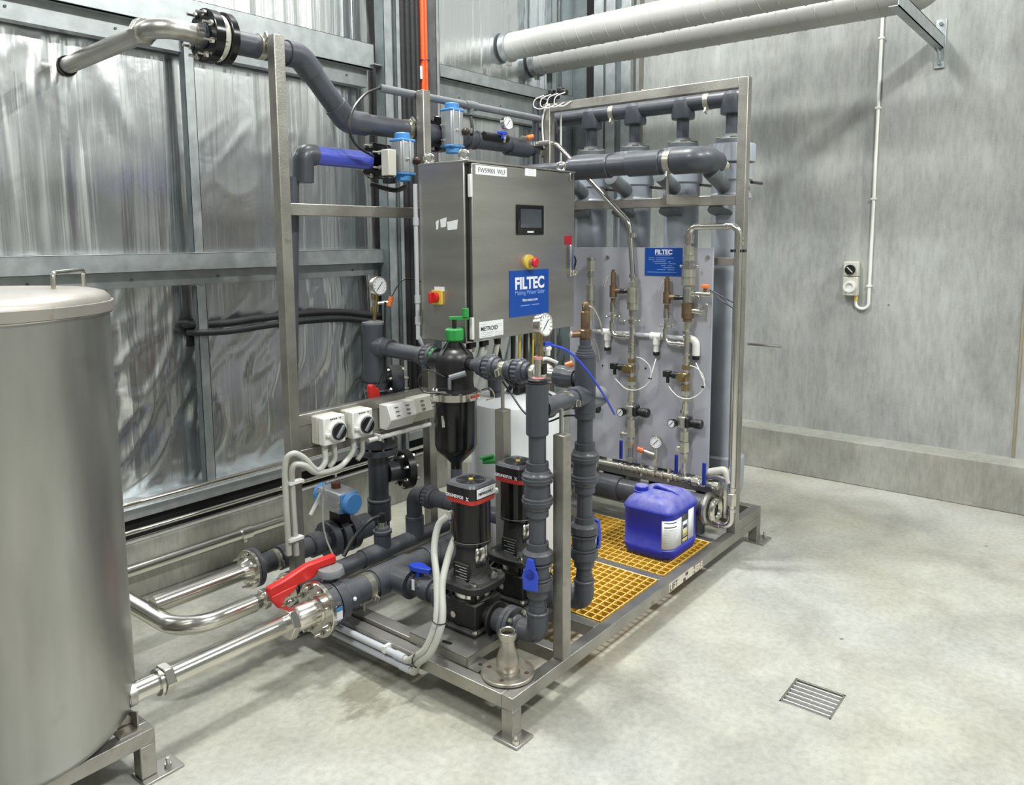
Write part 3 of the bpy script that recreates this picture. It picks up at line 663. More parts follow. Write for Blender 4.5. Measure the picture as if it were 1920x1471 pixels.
MB().lathe((.262, .088, 1.175), AX['z'], [(0, .037), (.01, .037), (.01, .0405), (.018, .0405), (.018, .035), (.026, .035), (.03, .02)], 28).build('cap', BLACK, R1)
MB().tube([(.262, .088, 1.0), (.262, .088, 1.19)], .0385, 24).build('sleeve', PVC, R1)
MB().cyl((.29, .09, 1.09), (.56, .1, 1.09), .034, n=24).build('branch_pipe', PVC, R1)
MB().lathe((.29, .09, 1.09), AX['x'], [(0, .042), (.045, .042), (.05, .034)], 24).build('branch_socket', PVC, R1)
pclamp(R1, (.455, .1, 1.09), AX['x'], .034, (.2, -1, -.1))
# rear riser: cross, tee, end cap, reducers
MB().cyl((.59, .1, 1.02), (.59, .1, 1.24), .042, n=28, ch=.003).build('tee', PVC, R2)
MB().lathe((.5, .1, 1.09), AX['x'], [(0, .034), (.005, .042), (.05, .043), (.09, .04)], 24).build('branch_socket', PVC, R2)
MB().lathe((.6, .1, 1.07), AX['x'], [(0, .04), (.08, .042), (.105, .038), (.12, .025), (.127, .005)], 28).build('end_cap', PVCM, R2)
MB().tube([(.59, .1, 1.0), (.59, .1, 1.08)], .04, 24).build('sleeve', PVC, R2)
MB().lathe((.59, .1, 1.24), AX['z'], [(0, .043), (.012, .043), (.013, .037), (.02, .037), (.022, .033), (.03, .033), (.032, .028), (.045, .028), (.046, .022), (.07, .022)], 24).build('reducer', PVC, R2)
v = thing('relief_valve', 'brown bronze relief valve with steel lever on top of the rear riser', 'valve', (.59, .1, 1.3))
MB().lathe((.59, .1, 1.295), AX['z'], [(0, .02), (.02, .02), (.022, .026), (.05, .026), (.055, .018), (.12, .018), (.125, .013), (.14, .015), (.15, .015), (.16, .01)], 8).build('body', BRONZE, v)
MB().cyl((.59, .1, 1.33), (.55, .135, 1.33), .013, n=12).build('outlet', BRONZE, v)
MB().cyl((.556, .13, 1.33), (.545, .14, 1.33), .011, n=12).build('outlet_nut', M('pale_pink', (.6, .45, .4), .5), v)
MB().tube(curve([(.59, .09, 1.44), (.61, .075, 1.43), (.632, .06, 1.38), (.64, .055, 1.335)], 5), .004, 8).build('lever', CHROME, v)
MB().tube(curve([(.62, .08, 1.31), (.635, .07, 1.26), (.645, .07, 1.22)], 5), .0035, 8).build('lever', STEEL, v)
MB().torus((.59, .1, 1.44), (0, 1, .3), .013, .003).build('lever_ring', CHROME, v)
# front gauge on the riser
g = gauge((.285, .1, 1.395), (-.02, -1, .06), .037, 'round steel pressure gauge on top of the front riser pipe', stem=(.281, .094, 1.205), sm=BRASS)
sg = thing('sight_fitting', 'small clear sight fitting under the front riser gauge', 'fitting', (.28, .1, 1.2))
MB().cyl((.27, .09, 1.2), (.27, .09, 1.275), .013, n=8).build('tube', CHROME, sg); MB().cyl((.27, .09, 1.195), (.27, .09, 1.208), .03, .02, n=20).build('base', M('pink_seal', (.6, .22, .2), .5), sg); MB().cyl((.27, .09, 1.272), (.27, .09, 1.282), .015, n=12).build('top', M('pink_top', (.6, .3, .3), .5), sg)
MB().box((.28, .075, 1.215), (.306, .093, 1.258)).build('bracket', BLACK, sg, bev=.003)
hs = thing('air_hose', 'thin bright blue air hose curving down from the front gauge fitting', 'hose', (.33, .1, 1.3))
MB().cyl((.31, .09, 1.305), (.335, .085, 1.305), .01, n=10).build('fitting', WHITE, hs); MB().cyl((.325, .087, 1.28), (.325, .087, 1.318), .009, n=10).build('fitting', WHITE, hs); MB().obox((.3, .09, 1.325), (.335, .085, 1.322), .02, .012).build('tap', BLUE, hs)
hp = [at(1032, 646, Y=.086), at(1060, 655, Y=.05), at(1085, 676, Y=.03), at(1112, 710, Y=.02), at(1135, 745, Y=.05), at(1152, 776, Y=.1)]
MB().tube(curve(hp, 8), .0045, 10).build('hose', HOSEB, hs)

# ------------------------------------------------------------------ filter header (runs in Y at x=.59)
HX, HZ = .59, 1.152
h = thing('filter_header', 'dark grey plastic header pipe with ribbed unions between filter and rear riser', 'pipe', (HX, .4, HZ))
MB().cyl((HX, .68, HZ), (HX, .1, HZ), .027, n=24).build('pipe', PVC, h)
union(h, (HX, .585, HZ), AX['y'], .052, .12); union(h, (HX, .43, HZ), AX['y'], .05, .12)
MB().cyl((HX, .35, HZ), (HX, .24, HZ), .03, n=20).build('flow_body', CHROME, h)
MB().ball((HX, .3, HZ+.005), .045, 16, .9).build('flow_housing', WHITED, h); collar(h, (HX, .345, HZ), AX['y'], .037, .02, NICKEL)
MB().lathe((HX, .235, HZ), (0, -1, 0), [(0, .04), (.008, .045), (.05, .045), (.06, .038), (.09, .036)], 48, fl=lambda k, q: q*(1 if k % 4 < 2 else .96)).build('union_nut', PVC, h)
MB().cyl((HX+.04, .22, HZ+.035), (HX+.06, .2, HZ+.045), .014, n=10).build('sensor_cap', ORANGE, h)
MB().tube(curve([(HX-.03, .31, HZ+.05), (HX-.0, .29, HZ+.065), (HX+.04, .26, HZ+.045)], 5), .007, 10).build('sensor_body', WHITE, h)
pclamp(h, (HX, .51, HZ), AX['y'], .029, (-1, 0, -.25), .03)
MB().tube(curve([(HX-.02, .5, HZ-.05), (HX-.03, .45, HZ-.09), (HX-.02, .38, HZ-.17), (HX, .3, HZ-.2), (HX, .2, HZ-.16), (HX, .14, HZ-.15)], 6), .004, 8).build('cable', BLACK, h)
MB().tube(curve([(HX, .5, HZ-.04), (HX-.02, .42, HZ-.06), (HX-.02, .33, HZ-.05), (HX, .22, HZ-.1)], 6), .0035, 8).build('cable', BLACK, h)
# strainer / disc filter
FY = .79
f = thing('inline_filter', 'black disc filter body with steel clamp ring and green flushing knob', 'filter', (HX, FY, .78)); c = V((HX, FY, 0))
MB().lathe((HX, FY, .665), AX['z'], [(0, .024), (.03, .026), (.04, .034), (.065, .06), (.09, .085), (.115, .095), (.33, .096), (.333, .099), (.34, .1)], 36).build('bowl', BLACKG, f)
MB().lathe((HX, FY, 1.0), AX['z'], [(0, .1), (.03, .1), (.04, .085), (.075, .08), (.12, .084), (.165, .086), (.19, .08), (.21, .06), (.222, .036), (.26, .03)], 36).build('head', BLACK, f)
MB().lathe((HX, FY, .99), AX['z'], [(0, .104), (.004, .112), (.034, .112), (.038, .104)], 40).build('clamp_ring', CHROME, f)
MB().box((HX-.125, FY-.015, .995), (HX-.1, FY+.02, 1.022)).build('clamp_latch', CHROME, f, bev=.002)
MB().tube(curve([(HX+.06, FY-.1, 1.03), (HX+.09, FY-.13, 1.035), (HX+.09, FY-.15, 1.0), (HX+.06, FY-.13, .99)], 5), .004, 8).build('clamp_wire', CHROME, f)
MB().obox((HX-.02, FY-.1125, 1.012), (HX+.035, FY-.113, 1.012), .002, .012).build('warning_mark', M('red_print', (.7, .12, .05), .5), f)
MB().cyl((HX, FY-.06, HZ), (HX, FY-.125, HZ), .026, n=24).build('outlet', BLACK, f); MB().cyl((HX, FY-.07, HZ), (HX, FY-.085, HZ), .045, .034, n=24).build('outlet_boss', BLACK, f)
MB().cyl((HX, FY+.06, HZ), (HX, FY+.13, HZ), .04, n=24).build('inlet', BLACK, f)
MB().lathe((HX, FY, 1.25), AX['z'], [(0, .036), (.006, .041), (.05, .041), (.056, .036)], 40, fl=lambda k, r: r*(1 if k % 5 < 3 else .93)).build('green_cap', GREEN, f)
MB().cyl((HX, FY, 1.3), (HX, FY, 1.345), .01, n=12).build('spindle', BLACK, f)
m = MB(); m.obox((HX-.012, FY+.02, 1.35), (HX+.045, FY-.045, 1.352), .02, .016); m.cyl((HX+.035, FY-.035, 1.355), (HX+.035, FY-.035, 1.395), .016, n=14); m.build('crank_handle', GREEN, f, bev=.002)
for an in (0, 1.6, 3.1, 4.7):
    q = V((math.cos(an), math.sin(an), 0)); MB().obox(c+q*.034+V((0, 0, 1.245)), c+q*.075+V((0, 0, 1.195)), .006, .012).build('rib', BLACK, f)
MB().tube(curve([(HX-.085, FY-.02, 1.1), (HX-.12, FY+.05, 1.13), (HX-.13, FY+.1, 1.09), (HX-.12, FY+.08, 1.03), (HX-.09, FY-.01, 1.03)], 6), .0035, 8).build('control_tube', BLACK, f)
m = MB(); m.cyl((HX-.085, FY-.045, 1.1), (HX-.04, FY-.1, 1.12), .013, n=10); m.cyl((HX-.09, FY-.05, 1.05), (HX-.09, FY-.05, 1.1), .008, n=8); m.build('pilot_fitting', PVCM, f)
m = MB(); m.obox((HX-.11, FY+.03, 1.045), (HX-.095, FY-.05, 1.05), .01, .012); m.build('pilot_bar', BLACK, f)
for q in ((HX-.118, FY+.02), (HX-.118, FY+.0)): MB().ball((*q, 1.045), .008, 10).build('fitting', CHROME, f)
MB().lathe((HX, FY, .595), AX['z'], [(0, .026), (.0, .036), (.02, .036), (.022, .027), (.075, .026)], 24).build('drain_union', PVC, f)
MB().obox((HX-.096, FY-.01, .93), (HX-.1, FY-.02, .88), .012, .004).build('bracket_mark', CHROME, f)
m = MB(); m.cyl((HX, FY, .24), (HX, FY, .60), .025, n=20); m.build('drain_pipe', PVC, f)
v = thing('green_tap', 'small pale green tap behind the front pump head', 'valve', (.62, .62, .72)); MB().cyl((.62, .66, .72), (.66, .62, .72), .016, n=12).build('body', GREEN, v); MB().obox((.6, .66, .735), (.65, .62, .745), .02, .008).build('handle', GREEN, v)

# left end of header: elbow, tee, vertical pipe down
VX, VY = .6, 1.33
p = thing('suction_riser', 'thick dark grey vertical pipe with flanges behind the isolator rail, gauge on top', 'pipe', (VX, VY, .3))
MB().cyl((VX, VY, .26), (VX, VY, 1.27), .05, n=28).build('pipe', PVC, p)
MB().cyl((VX, VY, 1.0), (VX, VY, 1.29), .058, n=28, ch=.003).build('tee', PVC, p); MB().lathe((VX, VY, 1.285), AX['z'], [(0, .05), (.004, .06), (.014, .06), (.016, .05), (.022, .02)], 28).build('cap', PVCM, p)
MB().lathe((VX, VY-.03, 1.18), (0, -1, 0), [(0, .055), (.04, .05), (.045, .042), (.09, .042)], 28).build('tee_branch', PVC, p)
MB().cyl((VX, VY-.05, 1.175), (VX, FY+.2, 1.165), .037, n=24).build('branch_pipe', PVC, p)
union(p, (VX, FY+.17, 1.163), AX['y'], .055, .11)
MB().lathe((VX, FY+.15, 1.163), (0, -1, 0), [(0, .046), (.03, .046)], 40, fl=lambda k, q: q*(1 if k % 4 < 2 else .93)).build('green_band', GREEN, p)
collar(p, (VX, VY, .99), AX['z'], .058, .05); collar(p, (VX, VY, .965), AX['z'], .06, .008, PVCM)
flange(p, (VX, VY, .70), AX['z'], .1, .032, 8, PVC, NICKEL, .09, .006); flange(p, (VX, VY, .66), AX['z'], .1, .03, 0, PVC)
collar(p, (VX, VY, .41), AX['z'], .06, .012, PVCM); MB().cyl((VX, VY, .3), (VX, VY, .40), .058, n=28).build('socket', PVC, p)
gauge((.6, 1.318, 1.475), (.0, -1, .05), .042, 'round steel pressure gauge with orange sensor on the back vertical pipe', stem=(.6, 1.33, 1.305), sm=BRASS)
t = thing('pressure_sensor', 'small orange-capped sensor beside the back gauge', 'sensor', (.64, 1.3, 1.4))
MB().cyl((.6, 1.325, 1.39), (.665, 1.29, 1.395), .008, n=10).build('nipple', NICKEL, t); MB().cyl((.66, 1.29, 1.375), (.675, 1.285, 1.42), .013, n=10).build('cap', ORANGE, t)
MB().tube(curve([(.67, 1.28, 1.42), (.72, 1.25, 1.5), (.8, 1.2, 1.49), (.86, 1.15, 1.45)], 6), .003, 8).build('cable', BLACK, t)
solo(MB().tube(curve([(.62, 1.27, 1.4), (.6, 1.26, 1.2), (.58, 1.25, 1.05), (.5, 1.25, .92)], 6), .005, 8), 'black_cable', BLACK, 'thin black cable hanging down in front of the back vertical pipe', 'cable')
# big blind flanges near it
def wafer(p, axis, r, label, tt=.05, mat=BLACK, br=8):
    t = thing('blind_flange', label, 'flange', p); a = V(axis).normalized(); P = V(p)
    flange(t, P, a, r, tt, br, mat, CHROME, tt+.05, .008); MB().cyl(P-a*.1, P-a*tt/2, r*.5, n=24).build('neck', PVC, t); MB().cyl(P+a*tt/2, P+a*(tt/2+.012), r*.55, n=24).build('boss', mat, t)
wafer((.745, 1.29, .535), (1, -.3, 0), .1, 'large black blind flange low on the back vertical pipe', .04)
wafer((.73, 1.34, .985), (1, -.5, 0), .085, 'large black flange behind the filter on the back pipe', .06, PVC)
solo(tapered_handle(tapered_handle(MB(), (.505, 1.27, 1.0), (.1, 0, -1), (0, -1, 0), .12, .03, .026, .03), (.53, 1.27, .985), (.1, 0, -1), (0, -1, 0), .1, .022, .022, .03), 'valve_lever', RED, 'red valve lever standing up behind the isolator rail', 'handle', bev=.003)

# ------------------------------------------------------------------ suction manifold (along X) and pump inlets
SY, SZ = .885, .25
s = thing('suction_manifold', 'thick dark grey suction manifold pipe lying along the skid with tees to both pumps', 'pipe', (.4, SY, SZ))
MB().cyl((-.02, SY, SZ), (.84, SY, SZ), .055, n=32).build('pipe', PVC, s)
for x in (.262, .572):
    MB().cyl((x-.105, SY, SZ), (x+.105, SY, SZ), .064, n=32, ch=.003).build('tee', PVC, s)
    MB().lathe((x, SY-.02, SZ), (0, -1, 0), [(0, .06), (.1, .058), (.105, .062), (.118, .062), (.12, .05)], 32).build('tee_branch', PVC, s)
MB().lathe((.84, SY, SZ), AX['x'], [(-.05, .062), (.02, .062), (.04, .04)], 28).build('end_cap', PVC, s)
pclamp(s, (.125, SY, SZ), AX['x'], .056, (0, -1, -.5), .03); m = MB(); m.cyl((.1, SY-.01, .15), (.1, SY-.01, .2), .008, n=10); m.cyl((.1, SY+.03, .15), (.1, SY+.03, .2), .008, n=10); m.build('support_rod', STEEL, s)
for x, lb in ((.272, 'dark grey inlet ball valve with blue handle beside the front pump'), (.572, 'dark grey inlet ball valve with blue handle beside the rear pump')):
    v = thing('inlet_valve', lb, 'valve', (x, .7, SZ))
    MB().lathe((x, .775, SZ), (0, -1, 0), [(0, .042), (.012, .05), (.045, .05), (.047, .043), (.1, .043), (.102, .05), (.14, .05), (.145, .04), (.17, .04), (.172, .05), (.19, .05)], 32).build('body', PVC, v)
    MB().lathe((x, .69, SZ), (0, -1, 0), [(0, .046), (.003, .05), (.04, .05), (.044, .046)], 48, fl=lambda k, q: q*(1 if k % 4 < 2 else .95)).build('ribbed_nut', PVC, v)
    flange(v, (x, .575, SZ), AX['y'], .066, .02, 4, PVC, NICKEL, .05, .006)
    m = MB().cyl((x, .72, SZ+.04), (x, .72, SZ+.075), .014, n=14); tapered_handle(m, (x, .735, SZ+.068), (0, -1, 0), (0, 0, 1), .085, .045, .018, .022); tapered_handle(m, (x, .735, SZ+.068), (0, 1, 0), (0, 0, 1), .03, .04, .03, .018)
    m.build('handle', BLUE, v, bev=.003)
    MB().box((x-.047, .7, SZ+.0), (x-.0445, .715, SZ+.045)).build('label', PAPER, v)

# big red-handled valve at the tank side
bv = thing('main_valve', 'dark grey flanged tank valve with long red lever in front of the skid', 'valve', (-.07, SY, SZ))
MB().cyl((-.115, SY, SZ), (-.02, SY, SZ), .09, n=36, ch=.003).build('body', PVC, bv)
MB().cyl((-.02, SY, SZ), (.04, SY, SZ), .066, n=32).build('body_end', PVC, bv); MB().cyl((-.068, SY, SZ), (-.064, SY, SZ), .0915, n=36).build('ring', BLACKG, bv)
flange(bv, (-.125, SY, SZ), AX['x'], .112, .018, 8, CHROME, CHROME, .09, .009)
m = MB().cyl((-.055, SY+.02, SZ+.06), (-.055, SY+.02, SZ+.12), .028, n=20); m.build('stem', PVC, bv)
MB().lathe((-.04, SY+.02, SZ+.105), AX['z'], [(0, .052), (.006, .058), (.02, .056), (.032, .05)], 10).build('lock_plate', PVCM, bv)
hh = MB(); d = V((-1, .12, 0)).normalized(); sd = V((-.12, -1, 0)).normalized(); o0 = V((-.03, SY+.02, SZ+.138))
hh.prism([(-.03, 0), (.05, 0), (.07, -.03), (.26, -.055), (.27, -.03), (.265, -.012), (.2, .0), (.1, .03), (-.03, .035)], .034, o0-sd*.017, d, (0, 0, 1))
hh.build('lever', RED, bv, bev=.006)
MB().prism([(.15, -.03), (.262, -.045), (.262, -.06), (.235, -.1), (.222, -.1), (.205, -.07), (.16, -.05)], .02, o0-sd*.01, d, (0, 0, 1)).build('latch', RED, bv, bev=.004)
MB().box((-.112, SY-.0925, SZ-.03), (-.075, SY-.0885, SZ+.01)).build('label_tag', PAPER, bv); MB().box((-.112, SY-.0928, SZ+.005), (-.075, SY-.0888, SZ+.02)).build('label_band', BLUEL, bv)
MB().ball((.01, SY-.064, SZ+.01), .009, 10).build('plug', PAPER, bv)
# stainless pipe tank -> valve
sp = thing('stainless_pipe', 'polished stainless pipe from the tank outlet to the red-handled valve', 'pipe', (-.5, SY, SZ))
MB().tube([(-.9, SY, SZ), (-.245, SY, SZ)], .034, 28).build('pipe', CHROME, sp)
MB().lathe((-.245, SY, SZ), AX['x'], [(0, .036), (.02, .05), (.105, .05), (.11, .058)], 28).build('reducer', CHROME, sp)
for x, r in ((-.262, .064), (-.745, .052)):
    MB().hex((x-.016, SY, SZ), (x+.016, SY, SZ), r).build('union_nut', CHROME, sp, bev=.003)
MB().cyl((-.775, SY, SZ), (-.765, SY, SZ), .045, n=24).build('collar', CHROME, sp)
# second: curved
Y2 = 1.13
sp = thing('stainless_pipe', 'polished curved stainless pipe sweeping from behind the tank to the middle flange', 'pipe', (-.4, Y2, SZ))
MB().tube(bend([(-.56, 1.95, SZ), (-.55, Y2+.0, SZ), (-.25, Y2, SZ)], .14, 12), .035, 24).build('pipe', CHROME, sp)
MB().lathe((-.26, Y2, SZ), AX['x'], [(0, .035), (.05, .026), (.15, .026), (.152, .03), (.16, .03)], 24).build('reducer', CHROME, sp)
MB().hex((-.215, Y2, SZ), (-.185, Y2, SZ), .042).build('union_nut', CHROME, sp, bev=.003)
flange(sp, (-.09, Y2, SZ), AX['x'], .07, .016, 6, CHROME, CHROME, .07, .007); flange(sp, (-.06, Y2, SZ), AX['x'], .07, .03, 0, PVC)
s2 = thing('return_manifold', 'slimmer dark grey pipe behind the suction manifold with upright tees', 'pipe', (.4, 1.12, SZ))
MB().cyl((-.04, 1.12, SZ), (1.1, 1.12, SZ), .037, n=28).build('pipe', PVC, s2)
MB().cyl((.3, 1.12, SZ), (.46, 1.12, SZ), .043, n=28).build('tee', PVC, s2)
MB().lathe((.43, 1.12, SZ), AX['z'], [(0, .04), (.085, .04), (.087, .045), (.1, .045), (.102, .034), (.115, .03)], 28).build('tee_branch', PVC, s2)
m = MB(); m.cyl((.43, 1.12, .36), (.43, 1.12, .39), .02, n=14); m.build('probe', CHROME, s2); MB().cyl((.43, 1.12, .385), (.43, 1.12, .43), .016, n=12).build('probe_head', BLACK, s2)
MB().tube(curve([(.43, 1.12, .42), (.36, 1.13, .41), (.27, 1.13, .36), (.2, 1.12, .3)], 6), .01, 10).build('probe_cable', BLACK, s2)
el = MB().tube(bend([(.64, 1.12, SZ), (.64, 1.12, .475), (.64, .9, .475), ], .05, 8), .038, 24); el.build('elbow', PVC, s2)
MB().cyl((.64, 1.12, SZ), (.64, 1.12, .36), .045, n=24, ch=.003).build('socket', PVC, s2); union(s2, (.64, 1.02, .475), AX['y'], .05, .12); MB().cyl((.64, 1.05, .475), (.64, .5, .475), .036, n=24).build('cross_pipe', PVC, s2)
pclamp(s2, (.86, 1.12, SZ), AX['x'], .037, (0, -1, .3)); collar(s2, (.93, 1.12, SZ), AX['x'], .046, .06)
MB().obox((.58, .84, .42), (.66, .84, .42), .03, .01).build('blue_tag', BLUE, s2)
# third: P3 with pneumatic butterfly valve
Y3, Z3 = 1.35, .29
sp = thing('stainless_pipe', 'polished stainless pipe along the back to the rear flange near the left post', 'pipe', (-.4, Y3, Z3))
MB().cyl((-.55, Y3, Z3), (-.15, Y3, Z3), .037, n=24).build('pipe', CHROME, sp); MB().lathe((-.17, Y3, Z3), AX['x'], [(0, .037), (.03, .044), (.04, .052)], 24).build('stub', CHROME, sp)
flange(sp, (-.125, Y3, Z3), AX['x'], .085, .014, 6, CHROME, CHROME, .08, .007)
s3 = thing('rear_pipe', 'dark grey plastic pipe along the back of the skid behind the left post', 'pipe', (.2, Y3, Z3))
flange(s3, (-.105, Y3, Z3), AX['x'], .085, .022, 0, PVC); MB().cyl((-.1, Y3, Z3), (.64, Y3, Z3), .045, n=28).build('pipe', PVC, s3); pclamp(s3, (.0, Y3, Z3), AX['x'], .045, (0, -1, 0))
collar(s3, (.22, Y3, Z3), AX['x'], .055, .06); collar(s3, (.5, Y3, Z3), AX['x'], .06, .08)
MB().cyl((.02, Y3, Z3), (.1, Y3, Z3), .054, n=28).build('elbow', PVC, s3)
b = thing('butterfly_valve', 'dark butterfly valve with grey and blue pneumatic actuator at the back left of the skid', 'valve', (.36, Y3, Z3))
for x in (.30, .36, .42): MB().cyl((x-.02, Y3, Z3), (x+.02, Y3, Z3), .088, n=32, ch=.003).build('wafer', PVC, b)
for k in range(4):
    an = PI/4+k*PI/2; q = (Y3+.076*math.cos(an), Z3+.076*math.sin(an)); MB().cyl((.27, *q), (.45, *q), .005, n=8).build('bolt', CHROME, b)
MB().box((.33, Y3-.05, Z3+.07), (.39, Y3+.03, Z3+.15)).build('stem', BLACK, b)
ca, cb = V((.335, 1.40, .49)), V((.335, 1.245, .485))
dd = (cb-ca).normalized(); m = MB().obox(ca, cb, .105, .1); m.build('actuator_body', ALU, b, bev=.008)
for k in (-.03, 0, .03): MB().obox(ca+V((-.053, 0, k)), cb+V((-.053, 0, k)), .006, .014).build('fin', ALU, b)
for q, s_ in ((ca, -1), (cb, 1)):
    m = MB(); m.obox(q, q+dd*s_*.012, .096, .092); m.build('end_plate', BLUEL, b, bev=.004); MB().cyl(q+dd*s_*.01, q+dd*s_*.045, .05, n=24, ch=.005).build('end_cap', BLUEL, b)
MB().cyl((.335, 1.33, .538), (.335, 1.33, .56), .022, n=14).build('position_indicator', M('brown_plastic', (.12, .03, .015), .5), b)
solo(MB().tube([at(582, 965, Y=1.3), at(602, 925, Y=1.3)], .009, 10), 'white_tube', WHITE, 'short white tube leaning beside the blue actuator cap', 'tube')
solo(MB().tube(curve([at(607, 905, Y=1.28), at(605, 970, Y=1.25), at(612, 1010, Y=1.22), at(630, 1052, Y=1.18)], 6), .004, 8), 'signal_cable', FLEX, 'thin pale cable drooping below the blue actuator', 'cable')

# ------------------------------------------------------------------ upper pipework (Y=1.3)
UY = 1.305
A0, A1, A2, A3 = at(445, 80, Y=UY), at(562, 103, Y=UY), at(650, 222, Y=UY), at(1035, 288, Y=UY)
A0.z = A1.z = 2.478; A2.z = A3.z = 2.232
u = thing('upper_pipe', 'dark grey plastic pipe stepping down from the top left post and running behind the cabinet', 'pipe', A2)
MB().tube(bend([A0-V((.16, 0, 0)), A1, A2, A3], .09, 8), .047, 28).build('pipe', PVC, u)
d12 = (A2-A1).normalized()
MB().tube(bend([A1-V((.07, 0, 0)), A1, A1+d12*.09], .08, 8), .054, 28).build('elbow', PVC, u); MB().tube(bend([A2-d12*.09, A2, A2+V((.11, 0, 0))], .08, 8), .054, 28).build('elbow', PVC, u)
pclamp(u, at(487, 88, Y=UY), AX['x'], .047, (-.1, -1, .6), .03); pclamp(u, at(762, 243, Y=UY), AX['x'], .047, (-.1, -1, .8), .03); pclamp(u, at(1005, 283, Y=UY), AX['x'], .042, (0, -1, -.3), .03)
for px in (875, 890): collar(u, at(px, 262, Y=UY), AX['x'], .052, .02)
q = at(965, 275, Y=UY); MB().cyl(q-V((.07, 0, 0)), q+V((.12, 0, 0)), .054, n=28, ch=.003).build('coupling', PVC, u)
q = at(925, 256, Y=1.25); MB().tube([q-V((.08, 0, 0)), q+V((.12, 0, 0))], .02, 14).build('small_branch', BLACK, u)
fl = thing('black_flange_pair', 'large black bolted flange pair at the top left beside the tall post', 'flange', at(398, 68, Y=UY))
c0 = at(405, 71, Y=UY); c0.z = 2.478
flange(fl, c0-V((.035, 0, 0)), AX['x'], .1, .04, 8, BLACKG, CHROME, .125, .009); flange(fl, c0+V((.03, 0, 0)), AX['x'], .1, .03, 0, BLACKG); MB().cyl(c0-V((.013, 0, 0)), c0+V((.012, 0, 0)), .088, n=32).build('gasket', WHITED, fl); MB().cyl(c0+V((.04, 0, 0)), c0+V((.07, 0, 0)), .07, .06, n=28).build('hub', BLACKG, fl)
sp = thing('stainless_pipe', 'stainless elbow pipe with union nut passing through the foil wall at top left', 'pipe', at(285, 62, Y=UY))
zs = 2.478; n0 = at(275, 62, Y=UY); 
pp = [V((c0.x-.05, UY, zs)), V((-.415, UY, zs)), V((-.335, 2.31, 2.485))]
MB().tube(bend(pp, .09, 10), .036, 24).build('pipe', STEEL, sp); MB().torus((-.336, 2.275, 2.485), (0, 1, 0), .038, .006).build('pipe_hole', DARK, sp); MB().hex((-.41, UY+.115, zs), (-.408, UY+.155, zs), .052).build('union_nut', STEEL, sp, bev=.004); MB().cyl((-.411, UY+.1, zs), (-.41, UY+.115, zs), .044, n=24).build('collar', CHROME, sp)
MB().cyl((c0.x-.09, UY, zs), (c0.x-.05, UY, zs), .038, .04, n=24).build('weld_neck', STEEL, sp)
# clear blue pipe
bp = thing('clear_pipe', 'translucent blue pipe section with dark elbow beside the left post', 'pipe', at(630, 292, Y=UY)); zb = at(640, 296, Y=UY).z
B0, B1 = at(586, 290, Y=UY).x, at(690, 300, Y=UY).x
MB().cyl((B0, UY, zb), (B1, UY, zb), .042, n=28).build('clear_tube', CLEARB, bp); MB().tube(bend([(B0+.01, UY, zb), (B0-.05, UY, zb), (B0-.055, UY, zb-.12)], .04, 8), .046, 28).build('elbow', PVC, bp)
MB().cyl((.098, UY+.02, .9), (B0-.1, UY+.015, zb-.1), .03, n=24).build('down_pipe', PVC, bp)
fx = at(712, 303, Y=UY).x
b = thing('actuated_valve', 'black butterfly valve with grey and blue actuator at the end of the blue pipe', 'valve', (fx, UY, zb))
flange(b, (fx-.03, UY, zb), AX['x'], .085, .03, 6, BLACKG, NICKEL, .13, .008); flange(b, (fx+.025, UY, zb), AX['x'], .082, .05, 0, BLACK); sbq = at(729, 305, Y=1.2); MB().cbox((sbq.x, 1.2, sbq.z), (.05, .05, .12)).build('solenoid_block', WHITED, b, bev=.004); MB().cbox((sbq.x, 1.2, sbq.z-.08), (.045, .045, .03)).build('solenoid_coil', BLACK, b, bev=.004)
def actuator(par, p, h=.155, w_=.085):
    x, y, z = p; MB().box((x-w_/2, y-.04, z-h/2), (x+w_/2, y+.04, z+h/2)).build('actuator_body', ALU, par, bev=.01)
    for s_ in (-1, 1): MB().box((x-.018+s_*.022, y-.047, z-h/2+.004), (x-.01+s_*.022, y-.038, z+h/2-.004)).build('groove_rib', ALU, par, bev=.002)
    for s_ in (-1, 1):
        MB().box((x-w_/2-.003, y-.043, z+s_*h/2-.006), (x+w_/2+.003, y+.043, z+s_*h/2+.006)).build('end_plate', BLUEL, par, bev=.004); MB().cyl((x, y, z+s_*h/2), (x, y, z+s_*(h/2+.035)), .037, n=22, ch=.004).build('end_cap', BLUEL, par)
    MB().ball((x+.045, y-.05, z-.015), .02, 10).build('indicator_knob', M('dark_brown', (.03, .015, .01), .4), par)
    MB().ball((x-.01, y-.046, z-.012), .007, 8).build('screw', CHROME, par)
ap = at(755, 295, Y=1.2); actuator(b, (ap.x, 1.2, ap.z)); MB().cyl((ap.x, 1.24, ap.z), (ap.x, UY, zb), .015, n=10).build('stem', BLACK, b)
MB().tube(curve([(fx+.03, UY+.1, zb-.1), (fx+.09, UY, zb-.13), (fx+.12, UY-.06, zb-.11)], 5), .012, 8).build('vent_tube', BLACK, b)
b = thing('actuated_valve', 'black butterfly valve with tall grey and blue actuator behind the cabinet top', 'valve', at(848, 245, Y=UY))
ap = at(848, 241, Y=1.22); actuator(b, (ap.x, 1.22, ap.z), .18, .09); flange(b, (at(822, 250, Y=UY).x, UY, 2.232), AX['x'], .09, .05, 6, BLACKG, CHROME, .1, .007); MB().cyl((ap.x, 1.22, ap.z), (ap.x, UY, 2.232), .02, n=10).build('stem', BLACK, b)
